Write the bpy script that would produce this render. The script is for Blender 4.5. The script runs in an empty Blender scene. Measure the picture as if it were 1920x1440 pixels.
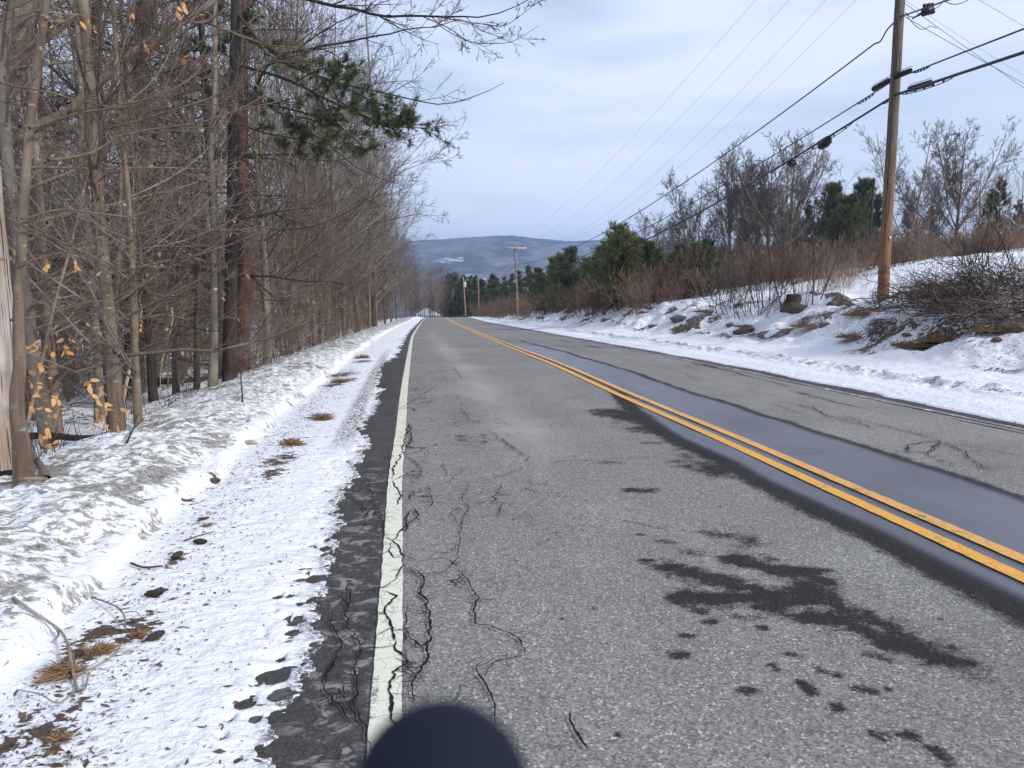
import bpy, math
import numpy as np
from mathutils import Vector

# ------------------------------------------------------------------ camera, sky, sun, exposure
S = bpy.context.scene
COL = S.collection
CAMZ = 1.5
HAZE = 0.00026
F = 1442.0
PITCH = math.atan(220.0 / F)
CP, SP = math.cos(PITCH), math.sin(PITCH)
cd = bpy.data.cameras.new('camera')
cam = bpy.data.objects.new('camera', cd)
COL.objects.link(cam)
cam.location = (0, 0, CAMZ)
cam.rotation_euler = (math.pi / 2 - PITCH, 0, 0)
cd.sensor_width = 36.0
cd.lens = F / 1920 * 36.0
cd.clip_start = 0.01
cd.clip_end = 20000
cd.dof.use_dof = True
cd.dof.focus_distance = 9.0
cd.dof.aperture_fstop = 12.5
S.camera = cam

SUN_EL, SUN_AZ = math.radians(36), math.radians(118)      # azimuth clockwise from +Y
W = bpy.data.worlds.new("World")
S.world = W
W.use_nodes = True
nt = W.node_tree
nt.nodes.clear()
def N(nt, t, **k):
    n = nt.nodes.new(t)
    for a, b in k.items():
        setattr(n, a, b)
    return n
out = N(nt, 'ShaderNodeOutputWorld')
bg = N(nt, 'ShaderNodeBackground')
bg.inputs['Strength'].default_value = 0.128
sky = N(nt, 'ShaderNodeTexSky', sky_type='NISHITA', sun_disc=False)
sky.sun_elevation = SUN_EL
sky.sun_rotation = SUN_AZ
sky.air_density = 1.0
sky.dust_density = 1.2
sky.ozone_density = 2.0
tc = N(nt, 'ShaderNodeTexCoord')
mp = N(nt, 'ShaderNodeMapping')
mp.inputs['Scale'].default_value = (1.1, 1.6, 4.6)
mp.inputs['Rotation'].default_value = (0.1, 0.25, 0.5)
nz = N(nt, 'ShaderNodeTexNoise')
nz.inputs['Scale'].default_value = 1.5
nz.inputs['Detail'].default_value = 7
nz.inputs['Roughness'].default_value = 0.52
nz.inputs['Distortion'].default_value = 0.35
rp = N(nt, 'ShaderNodeMapRange')
rp.inputs[1].default_value = 0.36; rp.inputs[2].default_value = 0.60
rp.inputs[3].default_value = 0.40; rp.inputs[4].default_value = 1.0
mx = N(nt, 'ShaderNodeMix', data_type='RGBA')
mx.inputs['B'].default_value = (5.95, 6.65, 8.5, 1)
nt.links.new(tc.outputs['Generated'], mp.inputs['Vector'])
nt.links.new(mp.outputs[0], nz.inputs['Vector'])
nt.links.new(nz.outputs['Fac'], rp.inputs[0])
nt.links.new(rp.outputs[0], mx.inputs['Factor'])
nt.links.new(sky.outputs[0], mx.inputs['A'])
nt.links.new(mx.outputs['Result'], bg.inputs['Color'])
nt.links.new(bg.outputs[0], out.inputs['Surface'])

sl = bpy.data.lights.new('sun', 'SUN')
sl.energy = 3.0
sl.angle = math.radians(9)
sl.color = (1.0, 0.95, 0.87)
sun = bpy.data.objects.new('sun', sl)
COL.objects.link(sun)
sd = Vector((math.sin(SUN_AZ) * math.cos(SUN_EL), math.cos(SUN_AZ) * math.cos(SUN_EL), math.sin(SUN_EL)))
sun.rotation_euler = sd.to_track_quat('Z', 'Y').to_euler()

S.view_settings.view_transform = 'Standard'
S.view_settings.look = 'None'
S.view_settings.exposure = 0.13
S.view_settings.gamma = 1.0

# ------------------------------------------------------------------ helpers
def props(o, label=None, cat=None, group=None, kind=None):
    if label: o['label'] = label
    if cat: o['category'] = cat
    if group: o['group'] = group
    if kind: o['kind'] = kind
    return o

def _hash(ix, iy, seed):
    h = (ix.astype(np.int64) * 374761393 + iy.astype(np.int64) * 668265263 + seed * 974711) & 0xFFFFFFFF
    h = ((h ^ (h >> 13)) * 1274126177) & 0xFFFFFFFF
    h = (h ^ (h >> 16)) & 0xFFFFFF
    return h / float(0xFFFFFF)

def vnoise(x, y, seed=0):
    x = np.asarray(x, float); y = np.asarray(y, float)
    ix = np.floor(x); iy = np.floor(y)
    fx = x - ix; fy = y - iy
    fx = fx * fx * (3 - 2 * fx); fy = fy * fy * (3 - 2 * fy)
    a = _hash(ix, iy, seed); b = _hash(ix + 1, iy, seed)
    c = _hash(ix, iy + 1, seed); d = _hash(ix + 1, iy + 1, seed)
    return (a * (1 - fx) + b * fx) * (1 - fy) + (c * (1 - fx) + d * fx) * fy

def fbm(x, y, seed=0, o=4, g=0.5):
    r = 0; a = 1.0; t = 0
    for i in range(o):
        r = r + a * vnoise(x * 2 ** i + i * 17.3, y * 2 ** i - i * 9.1, seed + i)
        t += a; a *= g
    return r / t

def sstep(a, b, x):
    t = np.clip((x - a) / (b - a), 0, 1)
    return t * t * (3 - 2 * t)

def hermite(xs, ys):
    xs = np.array(xs, float); ys = np.array(ys, float)
    m = np.gradient(ys, xs)
    def f(x):
        x = np.asarray(x, float)
        i = np.clip(np.searchsorted(xs, x) - 1, 0, len(xs) - 2)
        h = xs[i + 1] - xs[i]
        t = (x - xs[i]) / h
        tc = np.clip(t, 0, 1)
        v = ((1 + 2 * tc) * (1 - tc) ** 2 * ys[i] + tc * (1 - tc) ** 2 * h * m[i] + tc * tc * (3 - 2 * tc) * ys[i + 1] + tc * tc * (tc - 1) * h * m[i + 1])
        v = np.where(t < 0, ys[0] + (x - xs[0]) * m[0], v)
        v = np.where(t > 1, ys[-1] + (x - xs[-1]) * m[-1], v)
        return v
    return f

# the left white line in plan and the road's fall, metres from the camera's foot
xw = hermite([-5, 2.7, 4, 6, 8, 12, 17, 24, 33, 50, 65, 88, 114, 140, 180, 260],
             [0.62, -0.475, -0.655, -0.94, -1.19, -1.71, -2.33, -3.2, -4.31, -6.22, -7.85, -10.3, -12.95, -15.5, -18.5, -22])
zr0 = hermite([-5, 2.7, 6, 12, 17, 24, 33, 50, 65, 88, 114, 140, 170, 210, 260],
              [-1.35, -1.595, -1.705, -1.98, -2.2, -2.58, -3.07, -4.03, -4.9, -6.22, -7.6, -9.1, -11.4, -15.5, -21])
def zr(y): return zr0(y) + CAMZ
pl = hermite([-80, -45, -25, -14, -8, -5.5, -4.2, -3.4, -2.9, -2.4, -1.95, -1.6, -1.45, -1.2, -0.6, 0],
             [-6, -4.0, -2.4, -1.5, -0.95, -0.7, -0.42, -0.1, 0.06, 0.12, 0.09, 0.015, -0.01, 0.0, 0.0, 0.0])
pr = hermite([7, 7.6, 8.1, 8.5, 8.9, 9.6, 10.3, 11, 12, 12.8, 14, 18, 22, 30, 45, 80, 150],
             [0, 0.02, 0.05, 0.12, 0.08, 0.13, 0.25, 0.52, 1.0, 1.42, 1.72, 2.5, 3.15, 4.1, 5.3, 7.0, 9.0])
def rel(s, y):
    far = np.interp(y, [0, 30, 60, 90, 140, 200], [1, 1, 0.8, 0.62, 0.35, 0.2])
    farl = np.interp(y, [0, 60, 140], [1, 1, 0.5])
    mid = np.zeros_like(s * y)
    v = np.where(s < 0, pl(np.minimum(s, 0)) * farl, np.where(s > 7, pr(np.maximum(s, 7)) * far, mid))
    v = v + np.where(s < -1.6, (fbm(s * 0.8, y * 0.5, 3) - 0.5) * 0.25 * sstep(1.6, 4, -s) + (fbm(s * 0.15, y * .12, 5) - .5) * sstep(5, 14, -s) * 1.0, 0)
    v = v + np.where(s > 9, (fbm(s * 0.7, y * 0.5, 13) - 0.5) * 0.35 * sstep(9, 11.5, s) + (fbm(s * .1, y * .1, 15) - .5) * sstep(14, 24, s) * 0.9, 0)
    return v
def G(x, y):
    x = np.asarray(x, float); y = np.asarray(y, float)
    return zr(y) + rel(x - xw(y), y)

RIGHT = np.array([1., 0, 0]); FWD = np.array([0, CP, -SP]); UP = np.array([0, SP, CP])
CAM = np.array([0, 0, CAMZ])
def ray(px, py): return FWD + (px - 960) / F * RIGHT - (py - 720) / F * UP
def at(px, py, Y):
    d = ray(px, py); return CAM + d * (Y / d[1])
def on_ground(px, py):
    d = ray(px, py); y = 1.5
    while y < 170:
        p = CAM + d * (y / d[1])
        if p[2] < G(p[0], p[1]): return np.array([p[0], p[1], float(G(p[0], p[1]))])
        y *= 1.004
    return CAM + d * (150 / d[1])
def road_at(px, py):
    d = ray(px, py); y = 1.5
    while y < 170:
        p = CAM + d * (y / d[1])
        if p[2] < zr(y): return p
        y *= 1.002
    return CAM + d * (150 / d[1])

def mesh(name, V, Q=None, T=None, mats=(), smooth=False, attrs=None, midx=None):
    me = bpy.data.meshes.new(name)
    V = np.asarray(V, np.float32)
    q = np.zeros((0, 4), int) if Q is None or len(Q) == 0 else np.asarray(Q, int)
    t = np.zeros((0, 3), int) if T is None or len(T) == 0 else np.asarray(T, int)
    me.vertices.add(len(V)); me.vertices.foreach_set('co', V.ravel())
    nl = q.size + t.size
    me.loops.add(nl); me.loops.foreach_set('vertex_index', np.concatenate([q.ravel(), t.ravel()]).astype(np.int32))
    me.polygons.add(len(q) + len(t))
    ls = np.concatenate([np.arange(len(q)) * 4, q.size + np.arange(len(t)) * 3]).astype(np.int32)
    me.polygons.foreach_set('loop_start', ls)
    if midx is not None: me.polygons.foreach_set('material_index', np.asarray(midx, np.int32))
    if smooth: me.polygons.foreach_set('use_smooth', np.ones(len(q) + len(t), bool))
    for m in mats: me.materials.append(m)
    me.update(calc_edges=True)
    if attrs:
        for k, v in attrs.items():
            a = me.attributes.new(k, 'FLOAT', 'POINT')
            a.data.foreach_set('value', np.asarray(v, np.float32).ravel())
    return me
def ob(name, me, parent=None, loc=None, rot=None, scale=None):
    o = bpy.data.objects.new(name, me); COL.objects.link(o)
    if parent is not None: o.parent = parent
    if loc is not None: o.location = [float(c) for c in loc]
    if rot is not None: o.rotation_euler = rot
    if scale is not None: o.scale = (scale,) * 3 if np.isscalar(scale) else scale
    return o

class Acc:                                   # collects pieces of ONE mesh
    def __init__(s): s.V = []; s.Q = []; s.T = []; s.n = 0
    def add(s, V, Q=None, T=None):
        V = np.asarray(V, float).reshape(-1, 3)
        if Q is not None and len(Q): s.Q.append(np.asarray(Q) + s.n)
        if T is not None and len(T): s.T.append(np.asarray(T) + s.n)
        s.V.append(V); s.n += len(V)
    def tubes(s, P, R, k):
        P = np.asarray(P, float); R = np.asarray(R, float)
        if P.ndim == 2: P = P[None]; R = R[None]
        B, n, _ = P.shape
        T = np.gradient(P, axis=1)
        T /= np.linalg.norm(T, axis=2, keepdims=True) + 1e-9
        m = T.mean(axis=1)
        ref = np.where(np.abs(m[:, 2:3]) < 0.8, np.array([[0, 0, 1.]]), np.array([[0.96, 0.28, 0.]]))[:, None, :]
        U = np.cross(T, np.broadcast_to(ref, T.shape)); U /= np.linalg.norm(U, axis=2, keepdims=True) + 1e-9
        W_ = np.cross(T, U)
        a = np.arange(k) / k * 2 * np.pi
        V = P[:, :, None, :] + R[:, :, None, None] * (np.cos(a)[None, None, :, None] * U[:, :, None, :] + np.sin(a)[None, None, :, None] * W_[:, :, None, :])
        b = np.arange(B)[:, None, None] * n * k; i = np.arange(n - 1)[None, :, None] * k; j = np.arange(k)[None, None, :]
        j2 = (j + 1) % k
        Q = np.stack([b + i + j, b + i + j2, b + i + k + j2, b + i + k + j], axis=-1).reshape(-1, 4)
        s.add(V, Q)
    def box(s, c, size, M=None):
        x, y, z = np.array(size) / 2
        V = np.array([[a * x, b * y, d * z] for a in (-1, 1) for b in (-1, 1) for d in (-1, 1)])
        if M is not None: V = V @ np.asarray(M).T
        s.add(V + np.array(c), [[0, 1, 3, 2], [4, 6, 7, 5], [0, 4, 5, 1], [2, 3, 7, 6], [0, 2, 6, 4], [1, 5, 7, 3]])
    def mesh(s, name, mats, smooth=True, attrs=None):
        return mesh(name, np.concatenate(s.V), np.concatenate(s.Q) if s.Q else None, np.concatenate(s.T) if s.T else None, mats, smooth, attrs)

def nrm(v): return v / (np.linalg.norm(v, axis=-1, keepdims=True) + 1e-9)
def smooth_path(pts, n):
    pts = np.asarray(pts, float)
    t = np.concatenate([[0], np.cumsum(np.linalg.norm(np.diff(pts, axis=0), axis=1))]); t /= t[-1]
    u = np.linspace(0, 1, n)
    fs = [hermite(t, pts[:, i]) for i in range(3)] if len(pts) > 2 else [lambda q, i=i: np.interp(q, t, pts[:, i]) for i in range(3)]
    return np.stack([f(u) for f in fs], axis=1)

def grow(rng, P, R, k, t0, t1, lf, ang, up, wig, n, rf, rmin, bias=None, tap=0.55, labs=None):
    B, m, _ = P.shape
    idx = np.repeat(np.arange(B), k); M = len(idx)
    t = rng.uniform(t0, t1, M)
    f = t * (m - 1) - 1e-6; i = np.clip(np.floor(f).astype(int), 0, m - 2); fr = (f - i)[:, None]
    p0 = P[idx, i] * (1 - fr) + P[idx, i + 1] * fr
    r0 = R[idx, i] * (1 - fr[:, 0]) + R[idx, i + 1] * fr[:, 0]
    T = nrm(P[idx, i + 1] - P[idx, i])
    Lp = np.linalg.norm(np.diff(P, axis=1), axis=2).sum(1)
    L = (Lp[idx] * lf if labs is None else labs) * (1 - tap * t) * rng.uniform(0.55, 1.25, M)
    v = rng.normal(size=(M, 3))
    if bias is not None: v = v + np.asarray(bias)
    v = nrm(v - (v * T).sum(1, keepdims=True) * T)
    a = (ang * rng.uniform(0.7, 1.3, M))[:, None]
    d = nrm(np.cos(a) * T + np.sin(a) * v)
    out = np.zeros((M, n, 3)); out[:, 0] = p0
    st = (L / (n - 1))[:, None]
    for j in range(1, n):
        d = nrm(d + np.array([0, 0, up]) / (n - 1) + rng.normal(size=(M, 3)) * wig)
        out[:, j] = out[:, j - 1] + d * st
    u = np.linspace(0, 1, n)[None]
    rr = np.maximum(r0 * rf, rmin * 1.2)[:, None]
    RR = (rr - rmin) * (1 - u) ** 0.9 + rmin
    return out, RR

# ------------------------------------------------------------------ materials
def mat(name, col=(0.5, 0.5, 0.5), rough=0.8, spec=0.3):
    m = bpy.data.materials.new(name); m.use_nodes = True
    b = m.node_tree.nodes['Principled BSDF']
    b.inputs['Base Color'].default_value = (*col, 1); b.inputs['Roughness'].default_value = rough
    b.inputs['Specular IOR Level'].default_value = spec
    return m, m.node_tree, b
def link(nt, a, b): nt.links.new(a, b)
def noise(nt, vec, scale, detail=4, rough=0.55, dist=0.0):
    n = N(nt, 'ShaderNodeTexNoise'); n.inputs['Scale'].default_value = scale; n.inputs['Detail'].default_value = detail
    n.inputs['Roughness'].default_value = rough; n.inputs['Distortion'].default_value = dist
    if vec is not None: link(nt, vec, n.inputs['Vector'])
    return n.outputs['Fac']
def mrange(nt, v, a, b, c=0.0, d=1.0):
    n = N(nt, 'ShaderNodeMapRange'); link(nt, v, n.inputs[0])
    for i, q in enumerate((a, b, c, d)): n.inputs[i + 1].default_value = q
    return n.outputs[0]
def math_(nt, op, a, b=0.0):
    n = N(nt, 'ShaderNodeMath', operation=op)
    for i, q in enumerate((a, b)):
        if isinstance(q, (int, float)): n.inputs[i].default_value = q
        else: link(nt, q, n.inputs[i])
    return n.outputs[0]
def mixc(nt, f, a, b):
    n = N(nt, 'ShaderNodeMix', data_type='RGBA')
    if isinstance(f, (int, float)): n.inputs['Factor'].default_value = f
    else: link(nt, f, n.inputs['Factor'])
    for s, q in (('A', a), ('B', b)):
        if isinstance(q, tuple): n.inputs[s].default_value = (*q, 1) if len(q) == 3 else q
        else: link(nt, q, n.inputs[s])
    return n.outputs['Result']
def coord(nt, scale=(1, 1, 1), rot=(0, 0, 0), kind='Object'):
    t = N(nt, 'ShaderNodeTexCoord'); m = N(nt, 'ShaderNodeMapping')
    m.inputs['Scale'].default_value = scale; m.inputs['Rotation'].default_value = rot
    link(nt, t.outputs[kind], m.inputs['Vector']); return m.outputs[0]
def attr(nt, name):
    a = N(nt, 'ShaderNodeAttribute'); a.attribute_name = name; return a.outputs['Fac']
def bump(nt, b, h, strength=0.5, dist=0.02):
    n = N(nt, 'ShaderNodeBump'); n.inputs['Strength'].default_value = strength; n.inputs['Distance'].default_value = dist
    link(nt, h, n.inputs['Height']); link(nt, n.outputs[0], b.inputs['Normal'])

def bark(name, c1, c2, c3=None, zs=0.12, sc=14, spots=None, rough=0.9):
    m, t, b = mat(name, c1, rough, 0.2)
    v = coord(t, (1, 1, zs)); n = noise(t, v, sc, 5, 0.65)
    c = mixc(t, mrange(t, n, 0.35, 0.65), c1, c2)
    v2 = coord(t); n2 = noise(t, v2, 1.6, 3)
    c = mixc(t, mrange(t, n2, 0.5, 0.72), c, c3 or c2)
    if spots: c = mixc(t, mrange(t, noise(t, coord(t, (1, 1, 2.5)), 9, 4, 0.7), 0.6, 0.68), c, spots)
    oi = N(t, 'ShaderNodeObjectInfo')
    hs = N(t, 'ShaderNodeHueSaturation'); link(t, c, hs.inputs['Color']); link(t, mrange(t, oi.outputs['Random'], 0, 1, 0.72, 1.35), hs.inputs['Value'])
    link(t, hs.outputs[0], b.inputs['Base Color']); bump(t, b, n, 0.8, 0.02)
    return m
M_TWIG = bark('brown_grey_twig', (0.20, 0.142, 0.104), (0.095, 0.066, 0.049), (0.26, 0.20, 0.155))
M_TWIGD = bark('dark_twig', (0.060, 0.048, 0.042), (0.035, 0.029, 0.027), (0.085, 0.07, 0.06))
M_TWIGG = bark('silver_grey_twig', (0.25, 0.215, 0.185), (0.14, 0.12, 0.105), (0.30, 0.265, 0.23))
M_BARK = bark('brown_grey_bark', (0.20, 0.150, 0.108), (0.085, 0.062, 0.046), (0.245, 0.20, 0.155), spots=(0.27, 0.28, 0.235))
M_BARKD = bark('dark_furrowed_bark', (0.070, 0.055, 0.048), (0.030, 0.024, 0.022), (0.095, 0.075, 0.065), sc=18)
M_BARKR = bark('red_brown_bark', (0.17, 0.098, 0.07), (0.08, 0.048, 0.038), (0.21, 0.13, 0.10), sc=16)
M_BARKG = bark('smooth_grey_bark', (0.25, 0.215, 0.175), (0.14, 0.115, 0.093), (0.20, 0.17, 0.135), zs=0.5, sc=6, spots=(0.34, 0.34, 0.30))
M_BIRCH = bark('white_birch_bark', (0.55, 0.52, 0.47), (0.32, 0.28, 0.24), (0.60, 0.57, 0.52), zs=3, sc=5, spots=(0.10, 0.085, 0.075))
M_SNAG = bark('barkless_tan_wood', (0.50, 0.36, 0.235), (0.34, 0.22, 0.14), (0.58, 0.46, 0.33))
M_SHRUB = bark('reddish_brush', (0.19, 0.125, 0.097), (0.095, 0.062, 0.050), (0.25, 0.18, 0.14))
M_TWIGM = bark('brown_twig', (0.155, 0.112, 0.085), (0.085, 0.060, 0.047), (0.205, 0.155, 0.12))
M_TWIGF = bark('skyline_twig', (0.135, 0.118, 0.102), (0.08, 0.069, 0.061), (0.165, 0.145, 0.125))
M_SHRUBT = bark('tan_brush', (0.27, 0.19, 0.135), (0.165, 0.11, 0.08), (0.31, 0.235, 0.175))

def leafmat(name, c1, c2, rough=0.7):
    m, t, b = mat(name, c1, rough, 0.25)
    g = N(t, 'ShaderNodeNewGeometry')
    n = mrange(t, noise(t, coord(t), 1.3, 3), 0.35, 0.65)
    r = math_(t, 'MULTIPLY', math_(t, 'ADD', n, g.outputs['Random Per Island']), 0.5)
    link(t, mixc(t, r, c1, c2), b.inputs['Base Color'])
    return m
M_NEED = leafmat('green_needles', (0.045, 0.065, 0.030), (0.155, 0.180, 0.080))
M_NEEDD = leafmat('dark_green_needles', (0.030, 0.046, 0.032), (0.095, 0.120, 0.075))
M_NEEDY = leafmat('yellow_green_needles', (0.080, 0.098, 0.035), (0.22, 0.235, 0.095))
M_LEAF = leafmat('dry_orange_leaves', (0.40, 0.17, 0.06), (0.60, 0.36, 0.17))
M_LEAFP = leafmat('pale_curled_leaves', (0.30, 0.20, 0.13), (0.42, 0.32, 0.22))
M_GRASS = leafmat('dead_grass', (0.17, 0.095, 0.05), (0.33, 0.21, 0.12))
M_LITTER = leafmat('brown_litter', (0.06, 0.045, 0.035), (0.17, 0.11, 0.07))

def snow_mat():
    m, t, b = mat('snow', (0.82, 0.86, 0.92), 0.7, 0.25)
    d = attr(t, 'dirt')
    v = coord(t, (0.8, 1.3, 1.0), (0, 0, 0.35))
    n1 = noise(t, v, 11, 6, 0.62, 0.6); n2 = noise(t, v, 34, 4, 0.65, 0.3); n3 = noise(t, coord(t), 0.6, 3)
    k = math_(t, 'ADD', math_(t, 'MULTIPLY', n1, 0.65), math_(t, 'MULTIPLY', n2, 0.35))
    th = math_(t, 'SUBTRACT', 0.78, math_(t, 'MULTIPLY', d, 0.40))
    f = mrange(t, math_(t, 'SUBTRACT', k, th), 0.0, 0.035)
    base = mixc(t, mrange(t, n3, 0.35, 0.7), (0.76, 0.79, 0.83), (0.815, 0.82, 0.825))
    dc = mixc(t, mrange(t, n2, 0.4, 0.6), (0.15, 0.137, 0.118), (0.44, 0.425, 0.395))
    grain = mrange(t, noise(t, coord(t), 140, 2), 0.3, 0.7, 0.93, 1.03)
    c = mixc(t, f, base, dc)
    e = attr(t, 'earth')
    en = math_(t, 'ADD', math_(t, 'ADD', mrange(t, n1, 0, 1, -.9, .9), mrange(t, n2, 0, 1, -.55, .55)), e)
    ef = mrange(t, en, 0.36, 0.46)
    c = mixc(t, ef, c, mixc(t, mrange(t, n2, 0.35, 0.65), (0.045, 0.035, 0.028), (0.13, 0.085, 0.06)))
    tr = math_(t, 'MULTIPLY', attr(t, 'track'), mrange(t, noise(t, coord(t, (1, 1.3, 1)), 42, 3, 0.8), 0.44, 0.54))
    c = mixc(t, tr, c, (0.11, 0.105, 0.10))
    h = N(t, 'ShaderNodeHueSaturation'); link(t, c, h.inputs['Color']); link(t, grain, h.inputs['Value'])
    link(t, h.outputs[0], b.inputs['Base Color'])
    hh = math_(t, 'ADD', math_(t, 'MULTIPLY', n1, 1.0), math_(t, 'MULTIPLY', noise(t, coord(t), 5, 5, 0.6), 1.6))
    bump(t, b, hh, 0.9, 0.035)
    return m
M_SNOW = snow_mat()

def road_mat():
    m, t, b = mat('asphalt', (0.2, 0.2, 0.2), 0.85, 0.35)
    v = coord(t)
    vo = N(t, 'ShaderNodeTexVoronoi'); vo.inputs['Scale'].default_value = 115; link(t, v, vo.inputs['Vector'])
    sp = N(t, 'ShaderNodeSeparateColor'); link(t, vo.outputs['Color'], sp.inputs[0])
    ag = mrange(t, sp.outputs[0], 0.0, 1.0, 0.0, 1.0)
    fine = noise(t, v, 230, 3, 0.7)
    big = noise(t, v, 0.55, 4, 0.55); mid = noise(t, coord(t, (1, 0.35, 1), (0, 0, -0.12)), 2.3, 5, 0.6)
    g = math_(t, 'ADD', math_(t, 'MULTIPLY', ag, 0.6), math_(t, 'MULTIPLY', fine, 0.5))
    c = mixc(t, mrange(t, g, 0.15, 0.95), (0.070, 0.068, 0.065), (0.318, 0.309, 0.290))
    stone = mrange(t, sp.outputs[1], 0.93, 0.97)
    c = mixc(t, math_(t, 'MULTIPLY', stone, 0.7), c, (0.58, 0.56, 0.53))
    val = math_(t, 'ADD', mrange(t, big, 0.3, 0.7, 0.86, 1.1), mrange(t, mid, 0.3, 0.7, -0.08, 0.08))
    # pale dust in the wheel path
    c = mixc(t, math_(t, 'MULTIPLY', attr(t, 'dust'), mrange(t, mid, 0.25, 0.7, 0.42, 0.62)), c, (0.36, 0.345, 0.30))
    # dark old shoulder with salt stained patches
    sh = attr(t, 'shoulder')
    ps = mrange(t, noise(t, coord(t, (1, 1.25, 1)), 7.5, 6, 0.70, 0.9), 0.53, 0.60)
    dark = mixc(t, math_(t, 'MULTIPLY', ps, attr(t, 'salt')), mixc(t, mrange(t, g, 0.2, 1.0), (0.026, 0.025, 0.026), (0.085, 0.082, 0.079)), (0.23, 0.222, 0.21))
    c = mixc(t, sh, c, dark)
    # alligator cracking
    vc = N(t, 'ShaderNodeTexVoronoi', feature='DISTANCE_TO_EDGE'); vc.inputs['Scale'].default_value = 2.4
    wv = N(t, 'ShaderNodeVectorMath', operation='ADD'); nn = N(t, 'ShaderNodeTexNoise'); nn.inputs['Scale'].default_value = 3.5; nn.inputs['Detail'].default_value = 4
    link(t, v, nn.inputs['Vector']); sc = N(t, 'ShaderNodeVectorMath', operation='SCALE'); sc.inputs['Scale'].default_value = 0.5
    link(t, nn.outputs['Color'], sc.inputs[0]); link(t, sc.outputs[0], wv.inputs[0]); link(t, v, wv.inputs[1]); link(t, wv.outputs[0], vc.inputs['Vector'])
    gate = mrange(t, noise(t, v, 1.7, 3), 0.47, 0.56)
    ck = math_(t, 'MULTIPLY', math_(t, 'MULTIPLY', mrange(t, vc.outputs['Distance'], 0.008, 0.022, 1.0, 0.0), gate), attr(t, 'craze'))
    c = mixc(t, ck, c, (0.025, 0.024, 0.023))
    hs = N(t, 'ShaderNodeHueSaturation'); link(t, c, hs.inputs['Color']); link(t, val, hs.inputs['Value'])
    # damp and wet; the water's bluish sky reflection is painted into the base colour
    en = noise(t, coord(t, (1, 0.7, 1)), 9, 6, 0.7); en2 = noise(t, v, 60, 3, 0.7)
    wa = math_(t, 'ADD', attr(t, 'damp'), math_(t, 'ADD', mrange(t, en, 0, 1, -0.5, 0.5), mrange(t, en2, 0, 1, -0.5, 0.5)))
    dm = mrange(t, wa, 0.32, 0.70)
    col = mixc(t, math_(t, 'MULTIPLY', dm, 0.90), hs.outputs[0], mixc(t, math_(t, 'MULTIPLY', attr(t, 'painted_sheen'), mrange(t, math_(t, 'ADD', mid, mrange(t, fine, 0, 1, -.25, .25)), .25, .7, .55, 1.05)), (0.012, 0.012, 0.013), (0.108, 0.113, 0.138)))
    link(t, col, b.inputs['Base Color'])
    wt = mrange(t, math_(t, 'ADD', attr(t, 'wet'), mrange(t, mid, 0, 1, -0.2, 0.2)), 0.25, 0.85)
    r = math_(t, 'SUBTRACT', 0.88, math_(t, 'MULTIPLY', wt, 0.56)); link(t, r, b.inputs['Roughness'])
    link(t, math_(t, 'ADD', math_(t, 'SUBTRACT', 0.3, math_(t, 'MULTIPLY', dm, 0.2)), math_(t, 'MULTIPLY', wt, 0.6)), b.inputs['Specular IOR Level'])
    bh = math_(t, 'ADD', g, math_(t, 'MULTIPLY', ck, -2.0))
    bump(t, b, bh, 0.55, 0.004)
    return m
M_ROAD = road_mat()
M_CRACK, _, _ = mat('crack', (0.018, 0.017, 0.016), 0.95, 0.05)

def paint_mat(name, c, worn, wear, sc=7):
    m, t, b = mat(name, c, 0.6, 0.35)
    v = coord(t, (1, 0.6, 1)); n = noise(t, v, sc, 8, 0.75); n2 = noise(t, coord(t), 120, 2)
    vc = N(t, 'ShaderNodeTexVoronoi', feature='DISTANCE_TO_EDGE'); vc.inputs['Scale'].default_value = 9
    wv = N(t, 'ShaderNodeMixRGB'); nn = N(t, 'ShaderNodeTexNoise'); nn.inputs['Scale'].default_value = 9; link(t, coord(t), nn.inputs['Vector']); wv.inputs[0].default_value = 0.12
    link(t, coord(t), wv.inputs[1]); link(t, nn.outputs['Color'], wv.inputs[2]); link(t, wv.outputs[0], vc.inputs['Vector'])
    ck = mrange(t, vc.outputs['Distance'], 0.01, 0.035, 1.0, 0.0)
    k = math_(t, 'ADD', math_(t, 'ADD', math_(t, 'MULTIPLY', n, 0.75), math_(t, 'MULTIPLY', n2, 0.25)), attr(t, 'wear'))
    f = mrange(t, k, wear, wear + 0.05)
    f = math_(t, 'MAXIMUM', f, math_(t, 'MULTIPLY', ck, 0.45))
    cc = mixc(t, mrange(t, n2, 0.35, 0.65), c, tuple(q * 0.82 for q in c))
    link(t, mixc(t, f, cc, worn), b.inputs['Base Color'])
    bump(t, b, n2, 0.3, 0.002)
    return m
M_WHITE = paint_mat('white_line_paint', (0.72, 0.71, 0.58), (0.16, 0.155, 0.145), 0.615)
M_YEL = paint_mat('yellow_line_paint', (0.80, 0.40, 0.055), (0.12, 0.11, 0.09), 0.60)
M_YEL2 = paint_mat('worn_yellow_line_paint', (0.76, 0.39, 0.10), (0.13, 0.12, 0.10), 0.585, 9)

# ------------------------------------------------------------------ road
def gridfaces(nr, nc):
    i = np.arange(nr - 1)[:, None] * nc; j = np.arange(nc - 1)[None]
    return np.stack([i + j, i + j + 1, i + j + nc + 1, i + j + nc], -1).reshape(-1, 4)
def rows(y0, y1, k, mn):
    r = [y0]
    while r[-1] < y1: r.append(r[-1] + max(mn, abs(r[-1]) * k))
    return np.array(r)

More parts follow.
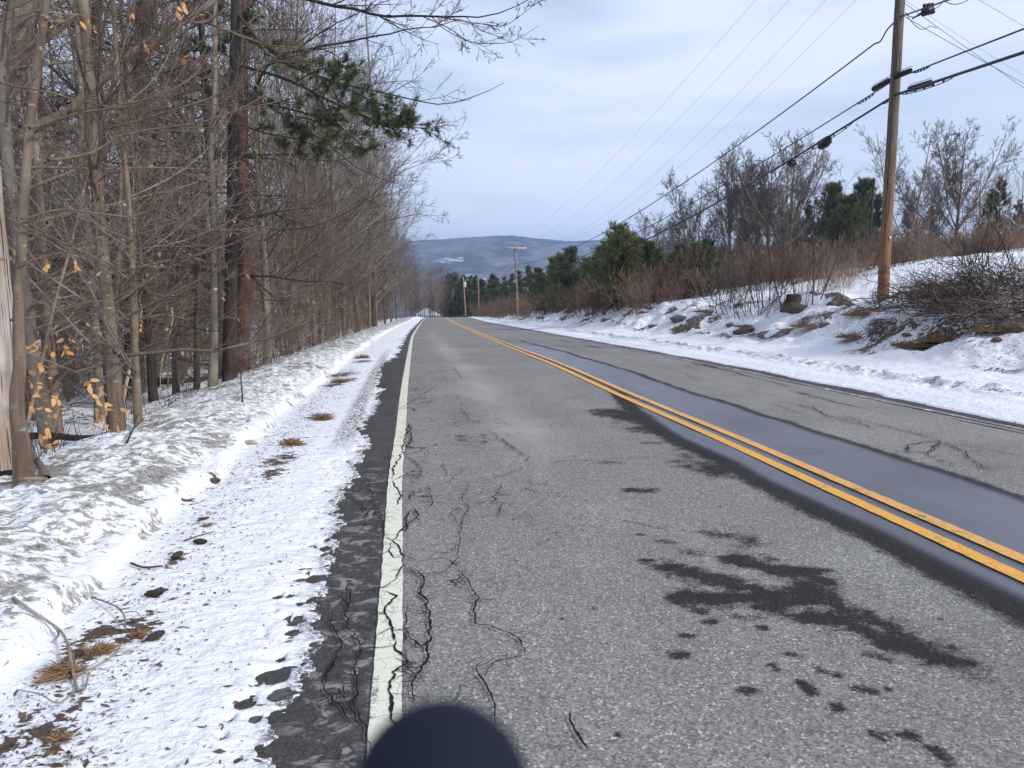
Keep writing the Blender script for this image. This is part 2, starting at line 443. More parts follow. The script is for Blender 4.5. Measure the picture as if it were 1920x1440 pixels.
YR = np.concatenate([np.linspace(-6, 1.5, 20), rows(1.52, 200, 0.006, 0.015)])
SR = np.arange(-0.95, 8.3, 0.035)
SS, YY = np.meshgrid(SR, YR)
crown = -0.012 * np.abs(SS - 3.45)
ZZ = zr(YY) + (fbm(SS * 1.1, YY * 0.8, 40) - 0.5) * 0.012
XX = xw(YY) + SS
def segd(X, Y, pts, aspect=1.0):
    d = np.full(X.shape, 1e9)
    pts = np.asarray(pts)
    if len(pts) == 1: return np.hypot(X - pts[0][0], (Y - pts[0][1]) * aspect)
    for a, b in zip(pts[:-1], pts[1:]):
        ab = b - a; L = (ab ** 2).sum()
        t = np.clip(((X - a[0]) * ab[0] + (Y - a[1]) * ab[1]) / L, 0, 1)
        d = np.minimum(d, np.hypot(X - a[0] - t * ab[0], Y - a[1] - t * ab[1]))
    return d
# damp band beside the centre line
n1 = fbm(YY * 0.35, SS * 0.3, 77); n2 = fbm(YY * 2.0, SS * 1.5, 78)
rb = 4.66 + (n1 - .5) * 0.35 + (n2 - .5) * 0.06 - 0.0045 * np.clip(YY - 15, 0, 40)
fade = 1 - sstep(20, 46, YY)
right = sstep(0.16, -0.12, SS - rb) * sstep(3.35, 3.55, SS) * fade
lb = 2.72 + (n1 - .5) * 0.35 + sstep(8, 14, YY) * 0.75
left = sstep(-0.12, 0.22, SS - lb) * sstep(3.6, 3.4, SS) * (1 - sstep(11.5, 14.5, YY))
damp = np.maximum(right, left)
wet = np.maximum(sstep(0.02, -0.22, SS - rb) * sstep(3.4, 3.6, SS) * fade, sstep(0.22, 0.42, SS - lb) * sstep(3.6, 3.4, SS) * (1 - sstep(11, 14, YY)))
painted_sheen = wet.copy() * (0.75 + 0.5 * (fbm(YY * .6, SS * 3, 81, 4) - .3))  # mask for the sky sheen painted as a pale blue tint on the wet band
stains = [  # measured in the photograph, (pixel polyline, half width in metres, strength)
    ([(1240, 1065), (1265, 1062)], .045, 1), ([(1290, 1078), (1350, 1088), (1420, 1105), (1470, 1120)], .055, 1),
    ([(1330, 1000), (1400, 1012)], .05, .7), ([(1380, 1025), (1430, 1020)], .03, .6), ([(1400, 1055), (1480, 1070), (1530, 1085)], .075, 1.0), ([(1280, 1120), (1350, 1125), (1420, 1122), (1500, 1115)], .05, 1),
    ([(1300, 1140), (1320, 1148)], .02, .7), ([(1440, 1135), (1520, 1110), (1560, 1135), (1620, 1160)], .065, .95), ([(1530, 1160), (1590, 1170), (1650, 1195), (1720, 1215), (1770, 1235)], .06, 1),
    ([(1640, 1165), (1720, 1205), (1760, 1225)], .06, .9), ([(1790, 1235), (1850, 1275)], .05, .55), ([(1635, 1228), (1662, 1238)], .02, .8), ([(1392, 1158), (1420, 1158)], .022, .7), ([(1325, 1166), (1340, 1166)], .014, .9),
    ([(1268, 1228), (1284, 1229)], .016, 1), ([(1283, 1192), (1296, 1192)], .012, .9), ([(1475, 1226), (1490, 1228)], .013, .7), ([(1540, 1258), (1570, 1266)], .013, .9), ([(1604, 1292), (1636, 1296)], .014, .9),
    ([(1500, 1280), (1524, 1300)], .011, 1), ([(1565, 1320), (1572, 1328)], .011, 1), ([(1395, 1296), (1405, 1294)], .013, 1), ([(1696, 1380), (1704, 1381)], .018, .9), ([(1750, 1404), (1780, 1430)], .010, 1), ([(1444, 1246), (1454, 1256)], .008, 1),
    ([(1640, 1374), (1655, 1385)], .007, 1), ([(1190, 919), (1214, 920)], .045, .9), ([(1130, 869), (1155, 869)], .05, .6), ([(1230, 1016), (1262, 1018)], .022, .65), ([(1195, 1002), (1208, 1002)], .012, .8), ([(1205, 1051), (1222, 1051)], .012, .9), ([(1290, 1036), (1315, 1040)], .03, .6),
    ([(880, 630), (918, 630)], .07, .9), ([(872, 635), (915, 636)], .05, .8), ([(890, 641), (925, 640)], .05, .7), ([(1150, 770), (1230, 800), (1300, 830), (1380, 880)], .2, .9),
    ([(1120, 768), (1180, 772)], .03, .7), ([(1010, 1310), (1022, 1314)], .008, .6), ([(1425, 1175), (1430, 1178)], .01, .9), ([(1790, 1270), (1870, 1320)], .05, .25),
    ([(1355, 985), (1380, 990)], .02, .5), ([(1160, 975), (1240, 990)], .015, .5)]
for pts, w, st in stains:
    q = np.array([road_at(*p)[:2] for p in pts])
    m = (YY > q[:, 1].min() - 1.2) & (YY < q[:, 1].max() + 1.2)
    sc_ = 0.5 / (w + .02)
    d = segd(XX[m], YY[m], q) + (fbm(XX[m] * sc_ * 1.6, YY[m] * sc_ * 1.9, 301, 5, .68) - .5) * w * 4.2
    edge = w * 1.1 + 0.012
    damp[m] = np.maximum(damp[m], .92 * st * sstep(w + edge * 2.2, -w * 0.2, d))
rg = np.random.default_rng(5)
for _ in range(90):
    a, b = rg.uniform(0.8, 3.0), rg.uniform(2.0, 9) ; w = rg.uniform(.004, .012)
    m = np.abs(YY - b) < .2
    d = np.hypot((SS[m] - a), (YY[m] - b) * 0.7)
    damp[m] = np.maximum(damp[m], sstep(w + .022, w * 0.3, d) * rg.uniform(.5, .9))
# dark wheel streaks on the far lane and dark stripe at its edge
st_ = fbm(SS * 9, YY * 0.35, 91)
damp = np.maximum(damp, sstep(0.60, 0.72, st_) * sstep(5.6, 6.2, SS) * 0.62 * sstep(60, 30, YY))
shoulder = np.maximum(sstep(-0.045, -0.075, SS + (fbm(YY * 4, SS * 4, 8) - .5) * 0.04), sstep(7.0, 7.12, SS + (fbm(YY * 0.9, SS * 3, 9) - .5) * 0.3))
salt = 1 - 0.85 * sstep(5.8, 7.0, YY) + 0.6 * sstep(18, 22, YY)
salt = np.clip(salt, 0, 1) * (0.25 + 0.75 * sstep(-.42, -.2, SS))
dust = np.exp(-((SS - (1.35 + (n1 - .5) * .25 - 0.012 * (YY - 8))) / 0.34) ** 2) * sstep(6.2, 8.5, YY) * sstep(60, 25, YY)
craze = np.exp(-((SS - 0.75) / 0.6) ** 2) * sstep(3.2, 6, YY) * 0.9 + (SS < 0.35) * 0.8 * sstep(-.6, 0.1, SS) * sstep(40, 18, YY) + np.exp(-((SS - 5.9) / 0.35) ** 2) * 0.35 * (YY < 14)
V = np.stack([XX, YY, ZZ], -1).reshape(-1, 3)

# individual cracks traced from the photograph, cut as narrow dark strips in the road's own mesh
cracks = [
    ([(905, 1245), (893, 1258), (912, 1283), (925, 1330), (928, 1368)], .009), ([(1066, 1340), (1078, 1368), (1095, 1400), (1102, 1412)], .011),
    ([(855, 1062), (893, 1125), (890, 1172), (935, 1185), (975, 1200), (985, 1232)], .010), ([(985, 1232), (925, 1247), (908, 1275)], .006), ([(860, 1050), (832, 1078), (795, 1080), (756, 1065)], .009),
    ([(855, 1062), (862, 1040), (862, 1000), (877, 965), (872, 935), (880, 905)], .008), ([(877, 972), (860, 955), (845, 965), (858, 985)], .007), ([(878, 975), (935, 970), (990, 968), (997, 985)], .007),
    ([(756, 1065), (785, 1080), (797, 1090), (800, 1100), (785, 1118), (800, 1132), (806, 1165), (805, 1190), (798, 1225), (795, 1262), (778, 1285), (776, 1320)], .016),
    ([(770, 960), (762, 985), (745, 1010), (738, 1018), (750, 1030), (757, 1048), (756, 1065)], .014), ([(738, 1018), (722, 1010)], .010), ([(738, 1018), (728, 1035), (740, 1048), (757, 1048)], .010),
    ([(756, 1065), (745, 1090), (716, 1105), (675, 1115)], .011), ([(716, 1110), (745, 1122), (722, 1142), (738, 1170), (742, 1200), (740, 1215), (752, 1230), (757, 1252), (738, 1268), (733, 1300), (735, 1345), (745, 1370)], .017),
    ([(742, 1215), (700, 1220), (672, 1222)], .007), ([(765, 1140), (760, 1180), (768, 1200), (790, 1215), (802, 1216)], .011), ([(758, 1252), (780, 1270)], .008), ([(716, 1020), (672, 1025)], .007), ([(733, 1308), (790, 1310)], .006),
    ([(655, 1100), (650, 1160), (660, 1195), (675, 1215), (668, 1240), (662, 1290), (664, 1330), (690, 1370), (692, 1420)], .010), ([(620, 1150), (625, 1185), (634, 1200), (632, 1240), (615, 1270), (615, 1285), (600, 1295), (635, 1325), (655, 1360)], .011),
    ([(652, 1105), (640, 1120), (652, 1145)], .007), ([(680, 1000), (690, 965), (705, 955), (715, 970), (718, 1010)], .010), ([(640, 1290), (655, 1335), (668, 1355)], .006),
    ([(650, 930), (680, 950), (692, 975)], .009), ([(690, 900), (700, 940), (712, 990)], .008),
    ([(560 + 780 / 3, 560 + 490 / 3), (745, 770)], .01), ([(735, 905), (752, 930), (745, 950)], .016), ([(735, 905), (765, 890), (785, 900), (788, 882), (775, 865), (758, 855)], .012),
    ([(765, 800), (758, 830), (755, 850), (742, 870), (735, 900)], .018), ([(742, 770), (770, 765), (778, 772)], .020), ([(768, 795), (770, 825), (762, 845)], .018),
    ([(802, 915), (808, 930), (812, 945), (805, 955)], .010), ([(775, 955), (785, 970), (765, 985), (760, 1000)], .013), ([(850, 690), (868, 712)], .014),
    ([(864, 765), (880, 790), (912, 795)], .010), ([(912, 805), (945, 830), (975, 850), (992, 858), (988, 868), (1000, 871)], .011), ([(1000, 871), (1080, 865), (1190, 860), (1285, 852)], .007), ([(945, 828), (962, 845), (985, 860)], .008),
    ([(1000, 871), (975, 880), (940, 895), (905, 905), (850, 908)], .006), ([(940, 910), (935, 925), (925, 935), (940, 950), (935, 970)], .008), ([(990, 895), (1000, 925), (1018, 955)], .004),
    ([(870, 880), (838, 908), (800, 912)], .005), ([(960, 787), (1090, 780), (1140, 776), (1200, 770)], .006), ([(855, 668), (925, 663)], .012), ([(830, 870), (838, 895)], .008), ([(795, 850), (800, 862), (790, 870)], .006), ([(852, 815), (890, 840)], .005),
    # far lane
    ([(1200, 680), (1290, 702), (1380, 728), (1470, 745)], .010), ([(1285, 700), (1300, 713), (1330, 722)], .010), ([(1450, 755), (1500, 760), (1535, 772), (1555, 782), (1600, 790), (1640, 805)], .020), ([(1453, 758), (1480, 770), (1515, 778)], .010), ([(1520, 760), (1528, 768), (1550, 783), (1590, 782), (1640, 796), (1720, 815), (1765, 826)], .014),
    ([(1560, 785), (1600, 795), (1640, 806)], .007), ([(1640, 796), (1760, 826), (1840, 842), (1920, 858)], .008), ([(1672, 848), (1705, 850), (1702, 838), (1730, 832), (1762, 828), (1750, 845), (1735, 850), (1705, 848)], .020), ([(1738, 848), (1742, 858), (1775, 868), (1850, 880), (1872, 885)], .013),
    ([(1772, 832), (1808, 848), (1818, 862), (1835, 872), (1855, 885)], .014), ([(1808, 848), (1825, 848)], .01), ([(1670, 848), (1560, 845), (1440, 841)], .006), ([(1250, 775), (1370, 775), (1470, 771)], .006), ([(1480, 852), (1580, 852)], .005), ([(1780, 902), (1815, 895)], .006),
    ([(1000, 640), (1060, 650), (1110, 660)], .02), ([(1140, 668), (1200, 680)], .012), ([(1150, 668), (1190, 664), (1250, 680)], .006), ([(1160, 777), (1200, 776), (1260, 775)], .008), ([(1130, 772), (1200, 766)], .010)]
rc = np.random.default_rng(11)
cV = []; cQ = []; cn = len(V)
def add_crack(pts, w, sub=1.0, q=None):
    global cn
    if q is None: q = np.array([road_at(*p) for p in pts])
    seg = np.linalg.norm(np.diff(q[:, :2], axis=0), axis=1); L = seg.sum()
    n = int(np.clip(L / (0.012 if q[:, 1].min() < 6 else 0.035), 6, 300))
    t = np.concatenate([[0], np.cumsum(seg)]) / L; u = np.linspace(0, 1, n)
    x = np.interp(u, t, q[:, 0]); y = np.interp(u, t, q[:, 1])
    seedq = int(rc.integers(1e6)); amp = min(0.035, 0.012 + L * 0.010)
    x = x + (fbm(u * L * 8, u * 0, seedq, 5, 0.72) - .5) * amp * 2.6 * np.minimum(1, 6 * u * (1 - u) + .2); y = y + (fbm(u * L * 8, u * 0 + 9, seedq + 9, 5, 0.72) - .5) * amp * 2.6
    if sub:
        for _ in range(int(np.clip(L / .13, 1, 9))):
            k_ = int(rc.uniform(.1, .9) * n); an_ = rc.uniform(0, 6.28); ln_ = rc.uniform(.03, .13) * (1 if q[:, 1].min() < 6 else 2)
            s1 = np.array([x[k_], y[k_], 0]); s2 = s1 + [math.cos(an_) * ln_ * .6, math.sin(an_) * ln_ * .6, 0]; s3 = s2 + [math.cos(an_ + rc.uniform(-.9, .9)) * ln_ * .5, math.sin(an_ + rc.uniform(-.9, .9)) * ln_ * .5, 0]
            add_crack(None, w * .45, 0, np.array([s1, s2, s3]))
    ww = w * (0.1 + 1.5 * fbm(u * L * 22, u * 0, seedq + 3, 4, .7) ** 1.5) * np.minimum(1, 10 * u * (1 - u) + 0.15) * 0.52
    tx = np.gradient(x); ty = np.gradient(y); l = np.hypot(tx, ty) + 1e-9; nx, ny = -ty / l, tx / l
    for sg in (-1, 1):
        xx = x + sg * nx * ww; yy = y + sg * ny * ww
        cV.append(np.stack([xx, yy, zr(yy) + 0.0135], -1))
    i = np.arange(n - 1)
    cQ.append(np.stack([cn + i, cn + i + 1, cn + n + i + 1, cn + n + i], -1)); cn += 2 * n
for pts, w in cracks: add_crack(pts, w)
Qr = gridfaces(*XX.shape)
cV = np.concatenate(cV); cQ = np.concatenate(cQ)
Vall = np.concatenate([V, cV]); Qall = np.concatenate([Qr, cQ])
pad = lambda a: np.concatenate([a.ravel(), np.zeros(len(cV))])
road = ob('road', mesh('road', Vall, Qall, None, [M_ROAD, M_CRACK], False, dict(damp=pad(damp), wet=pad(wet), painted_sheen=pad(painted_sheen), shoulder=pad(shoulder), salt=pad(salt), dust=pad(dust), craze=pad(craze)),
                       np.concatenate([np.zeros(len(Qr)), np.ones(len(cQ))])))
props(road, kind='structure')

def stripe(name, s0, s1, m, y0=-6, y1=199, wear=None, seed=1):
    ys = np.concatenate([np.linspace(y0, 1.5, 20), rows(1.52, y1, 0.008, 0.02)])
    ss = np.linspace(s0, s1, 4)
    A, B = np.meshgrid(ss, ys)
    A = A + (fbm(B * 9, A * 0 + (A > (s0 + s1) / 2) * 50, seed) - .5) * 0.010 * (np.abs(A - (s0 + s1) / 2) > (s1 - s0) * .4)
    V = np.stack([xw(B) + A, B, zr(B) + 0.0095 + 0 * A], -1).reshape(-1, 3)
    w = (wear(A, B) if wear else 0 * A)
    o = ob(name, mesh(name, V, gridfaces(*A.shape), None, [m], False, dict(wear=w))); props(o, kind='structure'); return o
stripe('white_edge_line', -0.055, 0.058, M_WHITE, wear=lambda s, y: 0.02 + 0.05 * sstep(-.02, -.06, s) + 0.03 * sstep(12, 30, y))
stripe('yellow_centre_line', 3.45 - .115 - .055, 3.45 - .115 + .055, M_YEL, seed=2)
stripe('yellow_centre_line', 3.45 + .115 - .055, 3.45 + .115 + .055, M_YEL2, wear=lambda s, y: 0.03 * (fbm(y * .5, s * 0, 4) > .5), seed=3)
stripe('white_edge_line', 6.92, 7.02, M_WHITE, wear=lambda s, y: 0.19 + 0 * s, seed=4)

# ------------------------------------------------------------------ snow covered ground
dark_spots = [(590, 1087, .045), (565, 1090, .03), (520, 1124, .03), (545, 1120, .025), (510, 1152, .018), (560, 1160, .02), (547, 1173, .022), (490, 1200, .018), (540, 1205, .018), (540, 1160, .018), (517, 1270, .05), (500, 1272, .04), (525, 1305, .035), (457, 1325, .034), (430, 1356, .014), (480, 1290, .015),
              (480, 1350, .02), (532, 1355, .035), (515, 1345, .02), (548, 1190, .03), (610, 1030, .03), (520, 1400, .025), (505, 1410, .03), (415, 1390, .012), (445, 1428, .016), (447, 1305, .012), (525, 1240, .02), (640, 1000, .03), (655, 965, .03), (625, 1008, .02)]
spots_w = [(road_at(a, b)[:2], c) for a, b, c in dark_spots]
SL = np.concatenate([-np.arange(0.04, 3.6, 0.018), -rows(3.62, 80, 0.045, 0.03)])[::-1]
YL = np.concatenate([np.linspace(-6, 1.0, 14), rows(1.1, 210, 0.0065, 0.014)])
SS, YY = np.meshgrid(SL, YL); XX = xw(YY) + SS
R_ = rel(SS, YY)
edge = -0.335 + 0.055 * sstep(6, 3, YY) + (fbm(YY * 1.3, SS * 0 + 3, 21, 3, .5) - .5) * 0.26 + (fbm(YY * 7 + SS * 3, SS * 7, 22, 5, .65) - .5) * 0.17
edge = edge + 0.05 * sstep(9, 14, YY) - 0.22 * np.exp(-((YY - 17) / 4) ** 2)
dist = edge - SS                                      # >0 on the snow
th = np.where(dist > 0, 0.004 + 0.024 * sstep(0, 0.3, dist), -0.02)
holes = np.zeros_like(SS)
for (p, r) in spots_w:
    m = np.abs(YY - p[1]) < .5
    d = np.hypot(XX[m] - p[0], (YY[m] - p[1]) * .8) / r
    d = d * (0.75 + 0.5 * fbm(XX[m] * 28, YY[m] * 28, 61, 3))
    holes[m] = np.maximum(holes[m], sstep(1.25, 0.8, d))
ne = fbm(SS * 22, YY * 18, 63, 4)
holes = np.maximum(holes, sstep(0.66, 0.70, ne) * sstep(0.35, 0.0, dist) * (dist > 0))
th = th * (1 - holes) - 0.03 * holes
lump = (fbm(SS * 3.2, YY * 2.4, 24, 5, .55) - .5)
bankm = sstep(-1.42, -1.75, SS) * sstep(-5.5, -3.2, SS)
th = th + lump * (0.012 + 0.12 * bankm) * sstep(0.0, 0.3, dist)
rid = np.abs(fbm(SS * 5 + YY * 2.2, YY * 4.2 - SS * 2, 25, 4) - .5) * 2
th = th - (1 - rid) ** 3 * 0.025 * bankm + (fbm(SS * 11, YY * 9, 28, 4) - .5) * 0.03 * bankm
# broken scarp at the foot of the ploughed bank
foot = -1.47 + (fbm(YY * 1.3, 0 * YY, 26, 4) - .5) * 0.28
th = th + 0.10 * sstep(0.0, -0.07, SS - foot) * (0.35 + 0.9 * fbm(YY * 2.1, YY * 0 + 4, 27, 4)) * sstep(-2.9, -1.8, SS)
th = th + 0.012 * np.sin(YY * 55) * np.exp(-((SS + 0.58) / 0.12) ** 2) * (YY > 6) * (YY < 22)
wood = sstep(-3.2, -5.0, SS)
ZL = zr(YY) + R_ + th + wood * (fbm(SS * 1.5, YY * 1.5, 31, 4) - .5) * .25
scarp = np.exp(-((SS - foot + 0.02) / 0.05) ** 2) * sstep(.50, .62, fbm(YY * 1.7, YY * 0, 29, 3))
patch = sstep(0.55, 0.70, fbm(SS * 2.2 + YY * .5, YY * 2.6, 33, 5, .6))
dirt = 0.39 + bankm * (0.32 + 0.24 * patch) + scarp * 0.35
dirt = dirt - wood * 0.05 + 0.10 * sstep(14, 45, YY) * bankm
earth = np.zeros_like(SS)
for px, py, rr in [(600, 785, .20), (545, 835, .16), (520, 870, .18), (510, 895, .12), (640, 705, .35), (655, 715, .2), (180, 1205, .12), (140, 1250, .10), (250, 1195, .11), (90, 1380, .06), (110, 1395, .05), (60, 1360, .05), (300, 1120, .05), (330, 1060, .06), (380, 980, .05), (20, 1400, .05), (150, 1330, .04), (680, 680, .3), (625, 725, .22), (400, 905, .05), (350, 945, .05)]:
    p = road_at(px, py); d = np.hypot(XX - p[0] , (YY - p[1]) * .45)
    earth = np.maximum(earth, sstep(rr * 1.5, rr * .1, d) * .60)
earth = np.maximum(earth, wood * 0.42 * sstep(.46, .66, fbm(SS * .9, YY * .7, 35, 4)))
track = np.exp(-((SS + 0.58 + 0.02 * (YY - 9) * 0.3) / 0.115) ** 4) * sstep(6.6, 8.2, YY) * sstep(26, 17, YY)
track = track + 0.5 * sstep(0.5, .7, fbm(SS * 2, YY * .5, 39)) * sstep(-.9, -.4, SS) * (YY > 14)
track = np.maximum(track, .85 * sstep(.10, .0, dist) * (dist > -.05) * (YY < 12) + .5 * sstep(.25, .0, dist) * fbm(SS * 9, YY * 6, 140, 3))
g = ob('ground', mesh('ground', np.stack([XX, YY, ZL], -1).reshape(-1, 3), gridfaces(*XX.shape), None, [M_SNOW], True, dict(dirt=dirt, earth=earth, track=track)))
props(g, kind='structure')

SG = np.concatenate([np.arange(7.1, 13.5, 0.04), rows(13.5, 190, 0.02, 0.08)])
YG = np.concatenate([np.linspace(-6, 6.5, 25), rows(6.6, 210, 0.006, 0.03)])
SS, YY = np.meshgrid(SG, YG); XX = xw(YY) + SS
edge = 7.36 + (fbm(YY * 0.9, 0 * SS, 121, 5, .6) - .5) * 0.30
dist = SS - edge
th = np.where(dist > 0, 0.01 + 0.05 * sstep(0, 0.5, dist), -0.03)
rough = fbm(SS * 6, YY * 4, 124, 5, .62)
ridge = np.exp(-((SS - 8.45 - (fbm(YY * .4, YY * 0, 125) - .5) * .5) / 0.30) ** 2)
th = th + (rough - .45) * 0.30 * ridge + (fbm(SS * 1.3, YY * 1.1, 126, 4) - .5) * 0.12 * sstep(7.6, 9.5, SS)
bank = sstep(9.8, 10.8, SS) * sstep(14.5, 12.8, SS)
th = th + (fbm(SS * 1.0, YY * 0.8, 127, 4, .5) - .45) * 0.75 * bank * sstep(200, 60, YY)
ZG = zr(YY) + rel(SS, YY) + th
dirt = 0.30 + 0.42 * ridge + 0.30 * bank + .10 * sstep(60, 100, YY)
earth = np.zeros_like(SS)
stee = sstep(0.56, 0.68, fbm(SS * 1.25, YY * 0.9, 128, 4)) * bank
earth = np.maximum(stee * 0.66, sstep(.5, .66, fbm(SS * .5, YY * .35, 130, 4)) * sstep(13, 24, SS) * .34)
for px, py, rr in [(1650, 625, .42), (1780, 632, .7), (1850, 620, .8), (1510, 612, .3), (1400, 620, .28), (1545, 605, .35), (1480, 575, .4), (1620, 590, .5), (1900, 612, .5), (1290, 585, .4), (1340, 595, .35), (1700, 570, .6), (1800, 575, .7), (1580, 590, .3)]:
    p = on_ground(px, py); d = np.hypot(XX - p[0], (YY - p[1]) * .7)
    earth = np.maximum(earth, sstep(rr * 1.6, rr * .3, d) * .60)
g = ob('ground', mesh('ground', np.stack([XX, YY, ZG], -1).reshape(-1, 3), gridfaces(*XX.shape), None, [M_SNOW], True, dict(dirt=dirt, earth=earth, track=0 * SS)))
props(g, kind='structure')
GRIDS = []
def lookup(x, y):
    s = float(x - xw(y))
    for (sa, ya, Z) in GRIDS:
        if sa[0] <= s <= sa[-1] and ya[0] <= y <= ya[-1]:
            i = min(max(int(np.searchsorted(ya, y)) - 1, 0), len(ya) - 2); j = min(max(int(np.searchsorted(sa, s)) - 1, 0), len(sa) - 2)
            u = (y - ya[i]) / (ya[i + 1] - ya[i]); v = (s - sa[j]) / (sa[j + 1] - sa[j])
            return float(max((Z[i, j] * (1 - v) + Z[i, j + 1] * v) * (1 - u) + (Z[i + 1, j] * (1 - v) + Z[i + 1, j + 1] * v) * u, zr(y) - (0 if -.9 < s < 8 else 99)))
    return float(G(x, y))
GRIDS += [(SL, YL, ZL), (SG, YG, ZG)]
def on_ground(px, py):
    d = ray(px, py); y = 1.5
    while y < 170:
        p = CAM + d * (y / d[1]); z = lookup(p[0], y)
        if p[2] < z: return np.array([p[0], y, z])
        y *= 1.004 if y > 8 else 1.0015
    return CAM + d * (150 / d[1])
# ------------------------------------------------------------------ vegetation builders
def empty(name, loc, rz=0.0, scale=1.0):
    o = bpy.data.objects.new(name, None); COL.objects.link(o)
    o.location = [float(c) for c in loc]; o.rotation_euler = (0, 0, rz); o.scale = (scale,) * 3
    o.empty_display_size = 0.2
    return o
class Proto:                                  # one built thing: part name -> mesh; every copy shares the mesh data
    def __init__(s, name, parts): s.name = name; s.parts = parts; s.root = None
    def place(s, loc, rz=0.0, scale=1.0, tilt=(0, 0)):
        if s.root is None:
            r = s.root = empty(s.name, (0, 0, 0)); s.kids = [ob(n, m, r) for n, m in s.parts]
        else:
            r = s.root.copy(); COL.objects.link(r)
            for c in s.kids:
                d = c.copy(); COL.objects.link(d); d.parent = r
        for k in list(r.keys()):
            if k in ('label', 'category', 'group', 'kind'): del r[k]
        r.location = [float(c) for c in loc]; r.rotation_euler = (tilt[0], tilt[1], rz); r.scale = (scale,) * 3
        return r

def blades(rng, base, dirs, L, w):
    """thin triangles from base along dirs"""
    n = len(base); d = nrm(dirs); s = nrm(np.cross(d, rng.normal(size=(n, 3))))
    L = np.broadcast_to(L, (n,))[:, None]; w = np.broadcast_to(w, (n,))[:, None]
    V = np.stack([base - s * w / 2, base + s * w / 2, base + d * L], 1).reshape(-1, 3)
    return V, np.arange(n * 3).reshape(-1, 3)
def leaves(rng, base, size):
    """curled pointed-oval leaves folded along the midrib"""
    n = len(base); d = nrm(rng.normal(size=(n, 3)) + [0, 0, -0.8]); s = nrm(np.cross(d, rng.normal(size=(n, 3)))); u = np.cross(d, s)
    L = (size * rng.uniform(.6, 1.3, n))[:, None]; cu = rng.uniform(-.5, .5, (n, 1)); f = rng.uniform(.05, .4, (n, 1))
    def P(t, w): return base + d * L * t + s * L * w + u * L * (cu * t * t + f * abs(w))
    V = np.stack([P(0, 0), P(.28, -.24), P(.28, 0), P(.28, .24), P(.65, -.21), P(.65, 0), P(.65, .21), P(1, 0)], 1).reshape(-1, 3); i = np.arange(n)[:, None] * 8
    return V, np.concatenate([i + [0, 3, 2, 1], i + [1, 2, 5, 4], i + [2, 3, 6, 5], i + [4, 5, 6, 7]])
def pts_on(rng, P, n, t0=0.2, t1=1.0):
    B, m, _ = P.shape; b = rng.integers(0, B, n); f = rng.uniform(t0, t1, n) * (m - 1) - 1e-6
    i = np.clip(f.astype(int), 0, m - 2); fr = (f - i)[:, None]
    return P[b, i] * (1 - fr) + P[b, i + 1] * fr, nrm(P[b, i + 1] - P[b, i])

def trunk_path(rng, h, r, lean=0.02, wob=0.01, n=12, flare=1.45, top=.12):
    u = np.linspace(0, 1, n); p = np.zeros((n, 3)); p[:, 2] = u * h - 0.5 * (u == 0)
    w = np.cumsum(rng.normal(size=(n, 2)) * wob * h / n * 3, 0); p[:, :2] = w - w[0] + u[:, None] * rng.normal(size=2) * lean * h
    R = r * ((1 - u) * (1 - top) + top); R[0] *= flare; R[1] *= 1.04
    return p[None], R[None]

def bare_tree(seed, h, r, mt, mb, nl=34, l0=.12, lf=.22, rmin=.004, k2=8, k3=6, k4=0, ang=1.15, up=.35, wig=.085, t1=.98, fork=False, lean=.015, leaf=0, name='bare_tree', sides=10, labs=None, pale=None):
    rng = np.random.default_rng(seed)
    P, R = trunk_path(rng, h, r, lean)
    A = Acc(); A.tubes(P, R, sides)
    C = Acc()
    if fork:                                   # a spreading crown on a few rising limbs
        Pf, Rf = grow(rng, P, R, fork, .16, .62, .84, .68, .75, .035, 12, .50, rmin * 3, tap=.70)
        A.tubes(Pf, Rf, 7)
        P1a, R1a = grow(rng, Pf, Rf, 12, .2, .96, .44, .65, up, wig, 8, .5, rmin * 1.5)
        P1b, R1b = grow(rng, P, R, nl, .28, .98, lf, .85, up, wig, 8, .34, rmin * 1.5)
        P1 = np.concatenate([P1a, P1b]); R1 = np.concatenate([R1a, R1b])
    else:
        P1, R1 = grow(rng, P, R, nl, l0, t1, lf, ang, up, wig, 8, .33, rmin * 1.5, labs=labs)
    R1 = np.minimum(R1, .045 + 0 * R1) if not fork else R1
    C.tubes(P1, R1, 5)
    P2, R2 = grow(rng, P1, R1, k2, .18, .98, .48, .75, up * .6, wig, 6, .55, rmin)
    C.tubes(P2, R2, 3)
    P3, R3 = grow(rng, P2, R2, k3, .15, .98, .50, .7, up * .5, wig * 1.1, 4, .6, rmin)
    C.tubes(P3, R3, 3)
    last = P3
    if k4:
        P4, R4 = grow(rng, P3, R3, k4, .2, .95, .5, .7, up * .4, wig, 3, .7, rmin)
        C.tubes(P4, R4, 3); last = P4
    parts = [('trunk', A.mesh('trunk', [mt])), ('crown', C.mesh('crown', [mb], smooth=False))]
    if leaf:
        b, _ = pts_on(rng, last[last[:, 0, 2] < h * .45] if (last[:, 0, 2] < h * .45).any() else last, leaf)
        V, Q = leaves(rng, b, .075); L = Acc(); L.add(V, Q); parts.append(('leaves', L.mesh('leaves', [M_LEAFP], smooth=False)))
    return Proto(name, parts)

